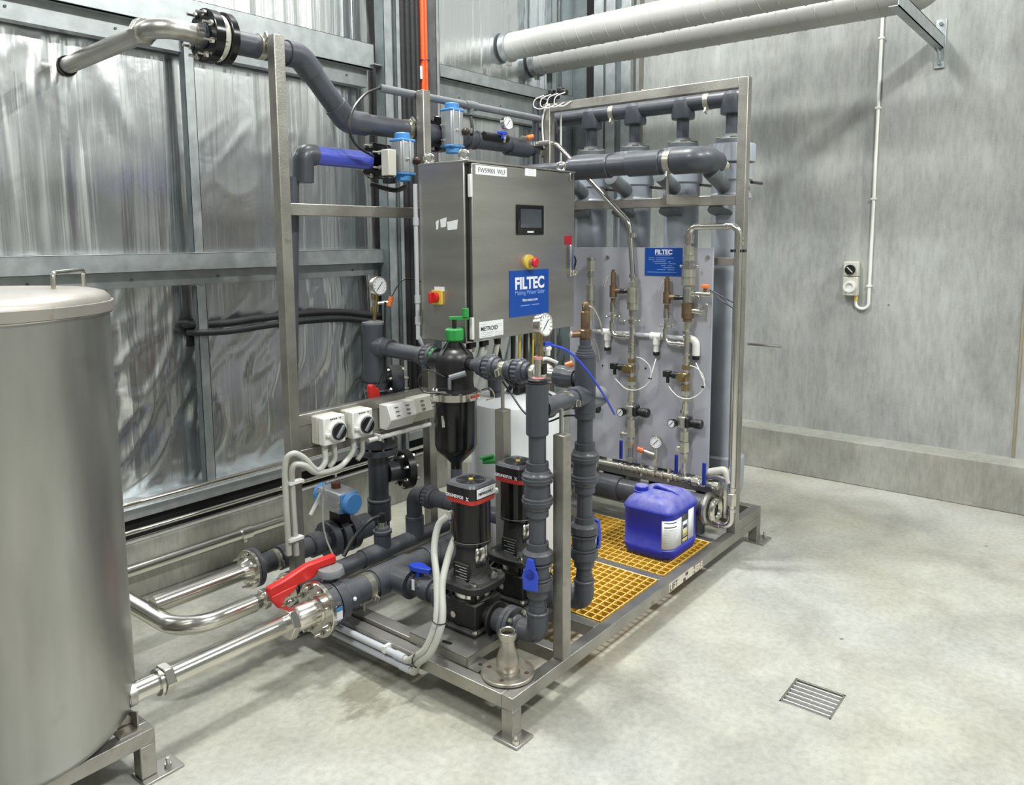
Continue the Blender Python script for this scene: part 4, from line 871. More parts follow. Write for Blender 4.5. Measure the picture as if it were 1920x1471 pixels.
# grey conduit with cable
C0, C1 = at(712, 164, Y=1.27), at(1030, 232, Y=1.27); C0.z = C1.z = 2.4
t = thing('grey_conduit', 'slim grey plastic conduit high behind the cabinet, fixed at the upper post', 'conduit', (C0+C1)/2)
MB().tube([C0, C1], .019, 16).build('pipe', PVCM, t); q = at(882, 197, Y=1.27); q.z = 2.4; MB().cyl(q-V((.045, 0, 0)), q+V((.045, 0, 0)), .024, n=16).build('tee', PVCM, t); MB().cyl(q, q-V((0, 0, .05)), .018, n=12).build('tee_branch', PVCM, t)
MB().tube(bend([C1, C1+V((.06, 0, 0)), C1+V((.06, 0, -.3))], .03), .019, 14).build('elbow', PVC, t)
MB().tube(curve([q-V((0, 0, .05)), q+V((-.01, -.02, -.12)), q+V((-.05, -.05, -.16))], 5), .009, 8).build('drop_cable', BLACK, t)
solo(MB().tube(curve([at(714, 164, Y=1.27), at(686, 176, Y=1.25), at(662, 205, Y=1.22), at(655, 240, Y=1.2), at(668, 272, Y=1.2), at(700, 293, Y=1.22)], 7), .006, 10), 'looped_cable', BLACK, 'black cable looping from the grey conduit end down to the valve', 'cable')
# small gauge, blue tap and sensor on the pipe
q = at(950, 242, Y=1.22); gauge((q.x, 1.24, q.z+.03), (-.1, -1, .05), .033, 'small pressure gauge with white dial above the cabinet on the upper pipe', stem=(q.x, 1.24, q.z-.07))
q = at(942, 249, Y=1.22); t = thing('small_blue_tap', 'small bright blue tap on the pipe above the cabinet', 'valve', q); MB().cyl(q-V((0, 0, .03)), q, .009, n=10).build('stem', BLUE, t); MB().obox(q-V((.035, 0, 0)), q+V((.035, 0, 0)), .02, .014).build('handle', BLUE, t, bev=.003)
q = at(988, 258, Y=1.23); t = thing('upper_sensor', 'small orange-capped sensor on the pipe above the cabinet', 'sensor', q); MB().tube([q-V((.05, 0, .0)), q], .008, 10).build('nipple', NICKEL, t); MB().cyl(q, q+V((.04, -.01, .01)), .014, n=10).build('cap', ORANGE, t)

# diagonal stainless sample line over the cabinet to the panel
q0, q1, q2, q3 = at(1000, 270, Y=1.26), at(1040, 266, Y=1.2), at(1187, 430, X=1.78), at(1187, 520, X=1.78)
q2b = at(1180, 418, X=1.78)
t = thing('diagonal_tube', 'thin stainless tube slanting down past the cabinet to the valve panel', 'tube', q2)
MB().tube(bend([q0, q1, q2b, q3], .05, 6), .0145, 14).build('tube', CHROME, t)
for q in (q0, q2-V((0, 0, .03))): MB().cyl(q-V((0, 0, .012)), q+V((0, 0, .012)), .019, n=14).build('press_fitting', CHROME, t)

# ------------------------------------------------------------------ membrane housings and right-hand frame fittings
MY = (.17, .455, .755, 1.05); MX = 2.1
mlab = ['light grey filter housing, rightmost of four behind the frame', 'light grey filter housing, second from the right behind the frame', 'light grey filter housing, third from the right behind the frame', 'light grey filter housing, leftmost of four, beside the cabinet']
mm0 = None
for i, y in enumerate(MY):
    if i == 0:
        t = thing('filter_housing', mlab[0], 'filter', (MX, y, .2), 'tall filter housings in a row')
        MB().cyl((MX, y, .32), (MX, y, 2.1), .095, n=36).build('tube', PVCL, t)
        MB().lathe((MX, y, .2), AX['z'], [(0, .06), (.06, .06), (.07, .09), (.12, .107), (.16, .112), (.3, .112), (.31, .1)], 36).build('foot', PVCL, t)
        MB().lathe((MX, y, 1.9), AX['z'], [(0, .097), (.004, .108), (.02, .108), (.03, .1), (.09, .1), (.1, .112), (.18, .112)], 36).build('neck', PVCL, t)
        MB().lathe((MX, y, 2.09), AX['z'], [(0, .118), (.002, .125), (.085, .125), (.095, .12), (.1, .08)], 96, fl=lambda k, r: r*(1 if k % 4 < 2 else .965)).build('cap_nut', PVCL, t)
        MB().lathe((MX, y, 2.19), AX['z'], [(0, .085), (.02, .085), (.03, .05), (.04, .045), (.05, .045)], 28).build('cap_top', PVCM, t)
        MB().obox((MX-.05, y-.03, 2.215), (MX+.05, y+.03, 2.215), .035, .025).build('coupling_clamp', IRON, t, bev=.004); MB().obox((MX-.03, y+.075, 2.215), (MX+.03, y-.075, 2.215), 0.03, .02).build('coupling_clamp', IRON, t, bev=.004)
        MB().cyl((MX, y, 2.23), (MX, y, 2.4), .034, n=24).build('top_pipe', PVC, t)
        MB().lathe((MX, y, 2.34), AX['z'], [(0, .05), (.004, .062), (.02, .064), (.1, .058), (.12, .04)], 28).build('top_tee', PVC, t)
        MB().cyl((MX-.06, y, 1.955), (MX-.26, y, 2.03), .04, .04, n=22).build('side_port', PVCM, t); MB().cyl((MX-.1, y, 1.9), (MX-.13, y, 1.83), .05, .065, n=22).build('side_skirt', PVCM, t)
        MB().cyl((MX-.07, y, .33), (MX-.26, y, .33), .035, n=22).build('lower_port', PVC, t); MB().cyl((MX-.2, y, .33), (MX-.23, y, .33), .055, n=22).build('lower_clamp', STEEL, t)
        mm0 = t
    else: dup(mm0, (0, y-MY[0], 0), mlab[i])
for i, y in enumerate(MY):
    solo(MB().tube([(2.06, y-.13, z1+.07), (2.2, y-.13, z1+.07)], .008, 8), 'housing_strap', BLACK, 'short black strap end beside the %s filter housing' % ('rightmost', 'second', 'third', 'leftmost')[i], 'strap')
th = thing('top_header', 'dark grey header pipe under the top rail of the right frame', 'pipe', (MX, .6, 2.44))
MB().cyl((MX, .1, 2.425), (MX, 1.4, 2.425), .044, n=28).build('pipe', PVC, th); 
for y in (.31, .9): pclamp(th, (MX, y, 2.425), AX['y'], .044, (-.5, 0, -1), .03)
for y in (.6, 1.24): MB().ball((1.905, y, 2.488), .008, 8).build('rail_bolt', CHROME, th)
# thick pipe in front of housings
bz, bx = at(1264, 302, X=1.72).z, 1.72
bg = thing('thick_pipe', 'thick dark grey pipe crossing in front of the housing caps, rounded end elbow', 'pipe', (bx, .5, bz))
e1 = at(1312, 295, X=bx).y; s1 = at(1075, 313, X=bx).y
MB().tube(bend([(bx, s1+.02, bz), (bx, e1, bz), (bx+.2, e1, bz)], .09, 10), .056, 32).build('pipe', PVC, bg)
MB().cyl((bx, s1, bz), (bx, at(1145, 300, X=bx).y, bz), .065, n=32, ch=.004).build('coupling', PVC, bg)
MB().cyl((bx, at(1180, 300, X=bx).y, bz), (bx, at(1242, 300, X=bx).y, bz), .065, n=32, ch=.004).build('coupling', PVC, bg)
MB().tube(bend([(bx, at(1265, 300, X=bx).y, bz), (bx, e1, bz), (bx+.12, e1, bz)], .085, 12), .067, 32).build('elbow', PVC, bg)
pclamp(bg, (bx, at(1256, 300, X=bx).y, bz), AX['y'], .057, (-.3, 0, -1), .035)
MB().cyl((bx, at(1252, 300, X=bx).y, bz-.06), (bx, at(1252, 300, X=bx).y, z1), .008, n=8).build('support_rod', STEEL, bg)
MB().cyl((bx, s1+.55, bz), (bx, s1, bz), .04, n=24).build('thin_pipe', PVC, bg); MB().tube([(bx+.08, e1-.0, bz-.01), (bx+.18, e1-.02, bz-.01), (bx+.24, e1-.03, bz-.02)], .026, 12).build('white_coupling', WHITED, bg)
# low thick pipe behind jerrycan
lz = .30; t = thing('low_header', 'thick dark grey header pipe low behind the blue jerrycan', 'pipe', (1.75, .6, lz))
MB().cyl((1.76, .12, lz), (1.76, 1.15, lz), .058, n=28).build('pipe', PVC, t); MB().cyl((1.76, .62, lz), (1.76, .82, lz), .068, n=28, ch=.003).build('coupling', PVC, t); MB().cyl((1.76, .1, lz), (1.76, .22, lz), .068, n=28, ch=.01).build('end_cap', PVC, t)
MB().cyl((1.76, .17, lz), (1.76, .17, .16), .05, n=24).build('down_leg', PVC, t)
MB().torus((1.76, .10, lz), AX['y'], .068, .02, 32, 10).build('grooved_clamp', STEEL, t); MB().torus((1.76, .06, lz), AX['y'], .05, .016, 28, 8).build('steel_rim', CHROME, t)
for y in (.135, .70): MB().lathe((1.84, y, lz+.05), (1, -.2, 0), [(0, .045), (.01, .06), (.045, .06), (.055, .045)], 24).build('grooved_clamp', STEEL, t)
MB().tube(bend([(1.86, .12, lz+.05), (1.96, .12, lz+.05), (1.96, .12, lz-.1)], .05), .035, 18).build('steel_elbow', CHROME, t)

# valve panel -------------------------------------------------------
PX = 1.83
a, b_ = at(1338, 464, X=PX), at(1078, 461, X=PX); zt = a.z; yb0, yb1 = a.y, 1.02; zb0 = .44
t = thing('backboard', 'grey plastic back panel carrying brass fittings on the right frame', 'panel', (PX, .6, zb0))
MB().box((PX, yb0, zb0), (PX+.012, yb1, zt)).build('sheet', PANELM, t, bev=.002)
for px, py in ((1140, 482), (1328, 482)): q = at(px, py, X=PX); MB().hex(q-V((.008, 0, 0)), q, .011).build('bolt', STEEL, t)
for px, py in ((1130, 685), (1211, 690)): q = at(px, py, X=PX); MB().cyl(q-V((.003, 0, 0)), q, .005, n=8).build('screw', DARK, t)
zr = at(1225, 905, X=1.82).z
t = thing('panel_rail', 'stainless rail with white tags along the foot of the valve panel', 'rail', (1.82, .5, .36))
MB().box((1.8, .05, .365), (1.84, 1.2, .41)).build('rail', BEAM, t, bev=.003)
for px, py in ((1140, 888), (1222, 905), (1310, 924)): q = at(px, py, X=1.795); MB().box((1.79, q.y-.045, q.z-.03), (1.798, q.y+.03, q.z-.008)).build('tag', CREAM, t)
s0, s1_ = at(1210, 462, X=PX-.001), at(1279, 518, X=PX-.001)
t = thing('panel_sign', 'small blue FILTEC data sign at the top of the grey panel', 'sign', (PX, (s0.y+s1_.y)/2, s1_.z)); sw = s0.y-s1_.y; sh = s0.z-s1_.z
MB().box((PX-.003, s1_.y, s1_.z), (PX, s0.y, s0.z-.006)).build('plate', SIGNB, t)
text('FILTEC', .034, (PX-.004, s0.y-sw*.27, s0.z-.04), (0, -1, 0), (0, 0, 1), TXTW, t, bold=.0012)
m = MB(); ym = lambda f_: s0.y-sw*f_
for z_, a_, b2 in ((-.047, .28, .68), (-.062, .1, .26), (-.062, .3, .78), (-.072, .1, .26), (-.072, .3, .58), (-.082, .22, .56), (-.082, .62, .7), (-.092, .28, .6), (-.092, .66, .84), (-.102, .44, .56), (-.102, .62, .74), (-.113, .5, .8), (-.124, .34, .56), (-.124, .62, .8), (-.138, .07, .86)):
    m.box((PX-.0042, ym(b2), s0.z+z_), (PX-.0035, ym(a_), s0.z+z_+.0035))
m.build('print_lines', TXTL, t)

CX = 1.78
def seg_column(name, label, cat, pts, loc):
    "vertical chain of turned fittings: [(py0, py1, radius, material, part name, sides)] along a pixel column"
    t = thing(name, label, cat, loc); return t
def P(px, py): return at(px, py, X=CX)
def turned(t, px0, py0, px1, py1, r, mat, nm, n=14, hexed=False, X=CX):
    a, b = at(px0, py0, X=X), at(px1, py1, X=X); b.y = a.y = (a.y+b.y)/2
    return MB().cyl(a, b, r*1.3, n=6 if hexed else n).build(nm, mat, t)
def column(x0, y0, x1, y1, segs, t):
    for f0, f1, r, mat, nm, hx in segs:
        turned(t, x0+(x1-x0)*(f0-y0)/(y1-y0), f0, x0+(x1-x0)*(f1-y0)/(y1-y0), f1, r, mat, nm, hexed=hx)
# column A
tA = thing('sample_line', 'vertical chain of nickel fittings on the grey panel, left of the two full lines', 'fittings', P(1182, 865))
column(1187, 520, 1182, 866, [(512, 866, .010, NICKEL, 'tube', False), (514, 520, .017, CHROME, 'ring', False), (528, 536, .021, NICKEL, 'hex_nut', True), (538, 580, .024, NICKEL, 'check_body', False), (566, 568, .0255, CHROME, 'ring', False), (582, 592, .018, STEEL, 'hex_nut', True), (598, 607, .018, CHROME, 'union', True), (612, 640, .012, CHROME, 'tee', False), (643, 647, .015, CHROME, 'ring', False), (650, 655, .016, CHROME, 'ring', False), (657, 661, .017, CHROME, 'ring', False), (672, 679, .019, BRASS, 'hex_nut', True), (706, 713, .02, BRASS, 'hex_nut', True), (714, 721, .017, NICKEL, 'nut', True), (724, 729, .022, CHROME, 'union', True), (735, 750, .013, NICKEL, 'nipple', False), (748, 752, .018, CHROME, 'ring', False), (786, 800, .017, NICKEL, 'hex_nut', True), (800, 818, .02, NICKEL, 'valve_body', True), (822, 838, .016, NICKEL, 'nut', True), (838, 860, .012, STEEL, 'tube', False), (856, 860, .016, NICKEL, 'ring', False)], tA)
tB = thing('sample_line', 'vertical chain of nickel fittings on the grey panel, right line fed by the U-shaped tube', 'fittings', P(1282, 890))
column(1293, 440, 1281, 892, [(430, 892, .010, NICKEL, 'tube', False), (440, 447, .019, CHROME, 'ring', False), (452, 456, .018, CHROME, 'ring', False), (462, 478, .019, NICKEL, 'nipple', False), (480, 488, .023, NICKEL, 'hex_nut', True), (490, 503, .027, STEEL, 'union', True), (504, 534, .028, NICKEL, 'check_body', False), (518, 520, .0295, CHROME, 'ring', False), (536, 541, .02, NICKEL, 'neck', False), (541, 566, .021, CHROME, 'tee', False), (568, 596, .024, BRONZE, 'valve_body', False), (596, 603, .02, BRONZE, 'hex_nut', True), (606, 614, .015, NICKEL, 'nut', True), (620, 625, .018, CHROME, 'ring', False), (630, 634, .016, CHROME, 'ring', False), (640, 660, .012, STEEL, 'tube', False), (662, 667, .016, CHROME, 'ring', False), (672, 678, .017, CHROME, 'ring', False), (684, 692, .019, BRASS, 'hex_nut', True), (720, 730, .02, BRASS, 'hex_nut', True), (732, 740, .018, NICKEL, 'nut', True), (744, 750, .022, CHROME, 'union', True), (756, 770, .013, NICKEL, 'nipple', False), (768, 774, .019, CHROME, 'ring', False), (808, 826, .018, NICKEL, 'hex_nut', True), (828, 846, .021, NICKEL, 'valve_body', True), (850, 866, .016, NICKEL, 'nut', True), (880, 886, .016, NICKEL, 'ring', False)], tB)
tC = thing('sample_line', 'short chain of nickel fittings at the left edge of the grey panel beside the cabinet', 'fittings', P(1108, 600))
column(1108, 480, 1107, 610, [(482, 610, .009, NICKEL, 'tube', False), (483, 487, .02, CHROME, 'ring', False), (488, 508, .019, NICKEL, 'nipple', True), (510, 520, .017, STEEL, 'nut', True), (534, 574, .0195, NICKEL, 'check_body', False), (562, 564, .021, CHROME, 'ring', False), (580, 590, .014, NICKEL, 'nut', True)], tC)
for px, py in ((1172, 602), (1200, 602), (1138, 594), (1162, 594), (1240, 610), (1262, 611), (1277, 499), (1308, 499), (1240, 610)):
    q = P(px, py); MB().ball(q, .009, 8).build('clip_screw', CHROME, tB if px > 1230 else tA)
for x_, y_, tt in ((1150, 594, tA), (1250, 611, tB), (1187, 602, tA)): q = P(x_, y_); MB().cyl(q-V((0, .03, 0)), q+V((0, .03, 0)), .008, n=8).build('pipe_clip', CHROME, tt)
# side elbows joining relief branches
for x_, y0_, xe, ye, tt in ((1147, 600, 1184, 632, tA), (1247, 616, 1286, 646, tB)):
    a1, a2 = P(x_, y0_), P(xe, ye); MB().tube(bend([a1, V((CX, a1.y, a2.z)), a2], .04, 8), .0125, 14).build('elbow', CHROME, tt); q = a2+V((0, .035, 0)); MB().cyl(q-V((0, .008, 0)), q+V((0, .008, 0)), .017, n=14).build('ring', CHROME, tt)
# bronze relief valves on panel
for (x_, y_, lb) in ((1150, 505, 'small bronze relief valve with wire lever on the grey panel, left one'), (1251, 517, 'small bronze relief valve with wire lever under the blue sign')):
    q = P(x_, y_); dy = (P(x_, y_+1)-q).z; v = thing('panel_relief_valve', lb, 'valve', P(x_, y_+95))
    def cc(f0, f1, r, mat, nm, hx=False): MB().cyl(V((CX, q.y, q.z+dy*f0)), V((CX, q.y, q.z+dy*f1)), r, n=6 if hx else 14).build(nm, mat, v)
    cc(0, 5, .010, BRONZE, 'cap', True); cc(5, 30, .014, BRONZE, 'bonnet'); cc(30, 52, .02, BRONZE, 'body'); cc(54, 62, .015, BRONZE, 'nut', True); cc(62, 80, .017, CHROME, 'sight_body'); cc(82, 90, .015, NICKEL, 'nut', True); cc(90, 100, .012, CHROME, 'tail')
    z_ = q.z+dy*40; MB().cyl((CX, q.y, z_), (CX, q.y-.05, z_), .013, n=12).build('outlet', BRONZE, v); MB().lathe((CX, q.y-.045, z_), (0, -1, 0), [(0, .012), (.004, .015), (.01, .011), (.014, .015), (.02, .011), (.024, .015), (.03, .011), (.05, .011)], 12).build('hose_tail', BLACK, v)
    MB().tube(curve([V((CX-.015, q.y+.01, q.z+dy*8)), V((CX-.02, q.y+.03, q.z+dy*16)), V((CX-.02, q.y+.045, q.z+dy*32))], 5), .0025, 6).build('lever', CHROME, v)
    MB().obox(V((CX-.02, q.y-.01, q.z+dy*60)), V((CX-.02, q.y-.035, q.z+dy*72)), .006, .004).build('tap_lever', CHROME, v)
# solenoid valves, regulators, ball valves
for x_, y_, lb in ((1180, 691, 'left'), (1282, 706, 'right')):
    q = P(x_, y_); v = thing('solenoid_valve', 'brass solenoid valve with black plug on the %s sample line' % lb, 'valve', q-V((0, 0, .03)))
    MB().cbox(q, (.05, .055, .045)).build('body', BRASS, v, bev=.006); MB().cyl(q-V((.02, 0, 0)), q-V((.045, -.005, 0)), .022, n=18).build('diaphragm_cap', BRASS, v)
    a = q+V((-.01, .025, .005)); MB().cyl(a, a+V((0, .035, 0)), .019, n=16).build('coil_end', BLACK, v); MB().cyl(a+V((0, .03, 0)), a+V((0, .05, 0)), .011, n=12).build('neck', BLACK, v); MB().cbox(a+V((0, .065, .003)), (.035, .04, .034)).build('plug', BLACK, v, bev=.004); MB().cyl(a+V((0, .062, -.012)), a+V((0, .062, -.045)), .009, n=10).build('gland', BLACK, v)
for x_, y_, lb in ((1186, 770, 'left'), (1283, 791, 'right')):
    q = P(x_, y_); v = thing('pressure_regulator', 'black and brass pressure regulator on the %s sample line' % lb, 'regulator', q-V((0, 0, .04)))
    MB().cbox(q+V((0, .004, 0)), (.055, .05, .065)).build('body', NICKEL, v, bev=.006); MB().cbox(q+V((-.01, -.028, .006)), (.06, .024, .06)).build('bonnet', BLACK, v, bev=.01); MB().cyl(q+V((0, -.03, 0)), q+V((0, -.06, 0)), .022, n=16).build('neck', BLACK, v)
    MB().lathe(q+V((0, -.055, 0)), (0, -1, 0), [(0, .02), (.005, .025), (.04, .026), (.045, .022)], 24, fl=lambda k, r: r*(1 if k % 3 else .95)).build('knob', BLACK, v)
    gauge(q+V((-.02, .045, -.005)), (-1, .1, 0), .021, 'tiny black-rimmed gauge on the %s pressure regulator' % lb, rim=BLACKG)
for x_, y_, lb in ((1172, 812, 'left'), (1276, 838, 'right')):
    q = P(x_, y_); v = thing('lever_valve', 'small ball valve with hanging dark blue lever on the %s sample line' % lb, 'valve', q-V((0, 0, .1)))
    MB().cyl(q+V((0, -.03, .0)), q+V((-.01, .012, 0)), .012, n=12).build('stem', NICKEL, v); MB().cbox(q+V((-.02, .008, -.01)), (.006, .026, .03)).build('lever_plate', CHROME, v, bev=.003); MB().cbox(q+V((-.022, .012, -.09)), (.012, .019, .105)).build('handle', M('navy_grip', (.01, .03, .3), .4), v, bev=.004); MB().cbox(q+V((-.0285, .012, -.09)), (.001, .004, .07)).build('grip_slot', BLACK, v)
q = P(1118, 766); v = thing('pressure_regulator', 'black regulator knob on the grey panel just right of the rear riser', 'regulator', q); MB().cyl(q+V((0, .03, 0)), q-V((0, .02, .0)), .024, n=24, ch=.003).build('knob', BLACK, v); MB().cyl(q+V((0, .06, .01)), q+V((0, .02, .0)), .018, n=16).build('neck', BLACK, v)
# bottom manifold on the panel
m0, m1 = P(1122, 862), P(1348, 914); zz = (m0.z+m1.z)/2+.0
t = thing('panel_manifold', 'nickel manifold tube with fittings along the bottom of the grey panel', 'fittings', (CX, .45, zz)); MB().cyl((CX, m0.y+.02, zz), (CX, m1.y, zz), .017, n=14).build('tube', NICKEL, t)
for px in (1165, 1173, 1188, 1198, 1215, 1228, 1244, 1262, 1270, 1284, 1296): y_ = P(px, 880).y; MB().cyl((CX, y_-.006, zz), (CX, y_+.006, zz), .023, n=14).build('ring', CHROME, t)
for px in (1204, 1255): y_ = P(px, 880).y; MB().hex((CX, y_, zz-.03), (CX, y_, zz+.04), .012).build('support_clip', CHROME, t)
MB().cyl((CX, m0.y+.01, zz-.03), (CX, m0.y+.02, zz+.035), .02, n=12).build('end_valve', CHROME, t)
for px, r, mt in ((1305, .027, NICKEL), (1318, .024, CHROME), (1342, .023, NICKEL)): y_ = P(px, 900).y; MB().hex((CX, y_-.018, zz), (CX, y_+.018, zz), r).build('hex_body', mt, t, bev=.003)
y_ = P(1323, 890).y; m = MB(); m.cbox((CX-.02, y_, zz+.055), (.012, .02, .12)); m.build('lever', M('navy_grip2', (.01, .03, .3), .4), t, bev=.004)
MB().ball(P(1313, 905)-V((.02, 0, 0)), .012, 10).build('acorn_nut', CHROME, t)
q = P(1232, 826); gauge((CX, q.y, q.z), (-1, -.25, 0), .031, 'small round gauge low on the grey panel above the manifold', stem=(CX-.01, q.y, zz+.01))
q = P(1207, 845); t = thing('panel_sensor', 'small orange-capped sensor left of the low panel gauge', 'sensor', q); MB().cyl(q, q+V((0, -.07, -.012)), .009, n=10).build('nipple', NICKEL, t); MB().cyl(q+V((0, .035, .006)), q, .015, n=10).build('cap', ORANGE, t)
q = P(1312, 552); t = thing('side_sensor', 'horizontal nickel branch with orange sensor on the right sample line', 'sensor', q); c_ = P(1290, 550)
MB().cyl(c_, V((CX, q.y-.06, q.z)), .015, n=12).build('branch', CHROME, t); MB().cyl(V((CX, q.y-.03, q.z+.01)), V((CX, q.y-.03, q.z+.035)), .01, n=10).build('stem', BRASS, t); MB().cbox((CX, q.y-.03, q.z+.043), (.03, .035, .02)).build('cap', ORANGE, t, bev=.004); MB().cbox((CX-.02, q.y-.0, q.z-.035), (.006, .016, .06)).build('lever', CHROME, t, bev=.002)
MB().cyl((CX, c_.y, q.z-.085), (CX, q.y-.02, q.z-.09), .015, n=12).build('lower_branch', CHROME, t); MB().cbox((CX-.01, q.y-.045, q.z-.09), (.008, .014, .09)).build('lower_lever', NICKEL, t, bev=.002)
for k in (0, 1): MB().tube(curve([V((CX, q.y-.05, q.z+.03)), V((CX+.02, q.y-.1, q.z-.0-.02*k)), V((CX+.05, -.0, q.z-.05-.03*k))], 6), .0025, 6).build('cable', BLACK, t)
# white drain line
z_ = P(1190, 628).z; t = thing('drain_line', 'white plastic drain line with tees and black tips across the grey panel', 'pipe', (PX-.02, .5, z_)); DX = 1.81
def D(px, py): return at(px, py, X=DX)
MB().cyl((DX, D(1112, 620).y, z_), (DX, D(1290, 640).y, z_), .0125, n=12).build('pipe', GREYC, t)
for px in (1139, 1231):
    y_ = D(px, 630).y; MB().cyl((DX, y_+.035, z_), (DX, y_-.03, z_), .02, n=14, ch=.002).build('tee', WHITE, t); MB().cyl((DX, y_, z_), (DX, y_, z_-.045), .02, n=14).build('tee_leg', WHITE, t); MB().cyl((DX, y_, z_-.04), (DX, y_, z_-.085), .0155, n=14).build('stub', WHITE, t); MB().cyl((DX, y_, z_-.083), (DX, y_, z_-.105), .018, n=14, ch=.003).build('tip', BLACK, t)
a1 = D(1293, 636); a2 = D(1305, 660); MB().tube(bend([(DX, a1.y+.03, z_), (DX, a2.y, z_), (DX, a2.y, z_-.085)], .04, 8), .02, 14).build('elbow', WHITE, t); MB().cyl((DX, a2.y, z_-.085), (DX, a2.y, z_-.108), .018, n=14, ch=.003).build('tip', BLACK, t)
# white loops of cable
for (c0_, r_, tip, sl, lb) in (((1188, 700), 33, (1152, 708), (1230, 672), 'thin white cable looped round the left solenoid valve'), ((1288, 716), 33, (1253, 722), (1305, 680), 'thin white cable looped round the right solenoid valve')):
    pts = [P(*tip)]
    for an in (150, 120, 90, 60, 30, 5): pts.append(at(c0_[0]+r_*1.0*math.cos(math.radians(an)), c0_[1]+r_*.95*math.sin(math.radians(an)), X=CX-.05))
    pts += [P(*sl)]
    t = thing('white_cable', lb, 'cable', P(*c0_)); MB().tube(curve(pts, 6), .0027, 8).build('cable', CABLEW, t)
    pts = [at(c0_[0]+r_*math.cos(math.radians(an)), c0_[1]+r_*.95*math.sin(math.radians(an)), X=CX-.05) for an in (75, 40, 5, -30, -60, -80)]; MB().tube(curve(pts, 6), .0025, 8).build('cable', CABLEW, t)
    q = at(c0_[0]+r_*.93, c0_[1]+9, X=CX-.052); MB().cbox(q, (.008, .018, .007)).build('tie', BLACK, t)
# U tube on the right
u0, u1, u2, u3 = P(1293, 452), P(1293, 424), P(1386, 424), P(1371, 985)
t = thing('u_tube', 'stainless tube arching over and dropping down beside the right frame post', 'tube', (CX, u2.y, .2)); zt_ = (u1.z+u2.z)/2
MB().tube(bend([u0, (CX, u0.y, zt_), (CX, u2.y, zt_), (CX, u2.y, .22), (CX, u2.y+.15, .22)], .045, 8), .0165, 16).build('tube', CHROME, t)
for q in ((u0.y, zt_-.075), (u0.y, zt_-.06), (u2.y, zt_-.06), (u2.y, zt_-.085), (u2.y, .42), (u2.y, .31)): MB().cyl((CX, q[0], q[1]-.008), (CX, q[0], q[1]+.008), .021, n=14).build('ring', CHROME, t)
for q in (u0.y-.05, u2.y+.06): MB().cyl((CX, q-.006, zt_), (CX, q+.006, zt_), .02, n=14).build('ring', CHROME, t)
MB().hex((CX, u2.y, .335), (CX, u2.y, .40), .026).build('union', NICKEL, t, bev=.003); MB().cyl((CX, u2.y+.06, .22), (CX, u2.y+.09, .22), .021, n=14).build('coupling', CHROME, t)
q = P(1387, 470); MB().cbox((CX+.0, u2.y-.03, q.z), (.03, .012, .014)).build('clip', BLACK, t); MB().cbox((CX+.0, u2.y+.03, q.z), (.03, .012, .014)).build('clip', BLACK, t)
t = thing('elbow_fitting', 'pale cast elbow with blue lever low beside the right post', 'fitting', P(1345, 885)); MB().tube(bend([P(1330, 885), P(1360, 880), P(1368, 905)], .02), .02, 12).build('body', WHITED, t); MB().tube(curve([P(1325, 895), P(1345, 893), P(1372, 903)], 5), .016, 12).build('lower_body', STEEL, t)

# ------------------------------------------------------------------ control cabinet
K0, K1 = V((.645, .75, 1.232)), V((1.475, 1.05, 2.035))
cb = thing('control_cabinet', 'stainless control cabinet with touch screen and blue sign mounted on the skid frame', 'cabinet', (1.06, .9, K0.z))
MB().box((K0.x, K0.y+.022, K0.z), (K1.x, K1.y, K1.z)).build('body', CABS, cb, bev=.004)
dr = MB().box((K0.x+.028, K0.y, K0.z+.006), (K1.x-.002, K0.y+.019, K1.z-.006)).build('door', CABS, cb, bev=.003)
MB().box((K0.x+.012, K0.y+.016, K0.z+.01), (K0.x+.03, K0.y+.0222, K1.z-.01)).build('door_seal', BLACK, cb)
MB().box((K0.x-.002, K0.y-.004, K1.z-.004), (K1.x+.003, K1.y, K1.z+.004)).build('top_edge', STEEL, cb, bev=.001)
for z_ in (1.93, 1.30): MB().box((K0.x+.012, K0.y-.006, z_-.05), (K0.x+.028, K0.y+.012, z_+.05)).build('hinge', DRAINM, cb, bev=.003)
for x_, y_ in ((K0.x+.04, K1.y-.03), (K0.x+.035, K0.y+.05), (K1.x-.05, K0.y+.05)): MB().torus((x_, y_, K1.z+.03), (.7, 1, 0), .021, .0065, 20, 8).build('lifting_eye', CHROME, cb)
FY_ = K0.y-.001
def onf(px, py): return at(px, py, Y=FY_)
a, b_ = onf(968, 383), onf(1018, 440)
MB().box((a.x, K0.y-.008, b_.z), (b_.x, K0.y, a.z)).build('screen_bezel', BLACKG, dr, bev=.003); MB().box((a.x+.024, K0.y-.009, b_.z+.034), (b_.x-.022, K0.y-.0075, a.z-.02)).build('screen', SCREEN, dr)
MB().box(((a.x+b_.x)/2-.03, K0.y-.0088, b_.z+.01), ((a.x+b_.x)/2+.02, K0.y-.0078, b_.z+.018)).build('maker_mark', TXTW, dr)
q = onf(993, 491); MB().cyl((q.x-.008, K0.y, q.z), (q.x-.008, K0.y-.012, q.z), .036, n=28).build('warning_ring', YELLOW, dr); MB().cyl((q.x-.008, K0.y-.01, q.z), (q.x-.008, K0.y-.03, q.z), .016, n=20).build('button_neck', STEEL, dr); MB().lathe((q.x-.008, K0.y-.03, q.z), (0, -1, 0), [(0, .016), (.006, .024), (.016, .024), (.022, .016)], 24).build('emergency_stop', RED, dr)
a, b_ = onf(955, 508), onf(1028, 586); sg = MB().box((a.x, K0.y-.003, b_.z), (b_.x, K0.y, a.z)).build('blue_sign', SIGNB, dr)
W_ = b_.x-a.x; H_ = a.z-b_.z; X_, Z_ = (1, 0, 0), (0, 0, 1)
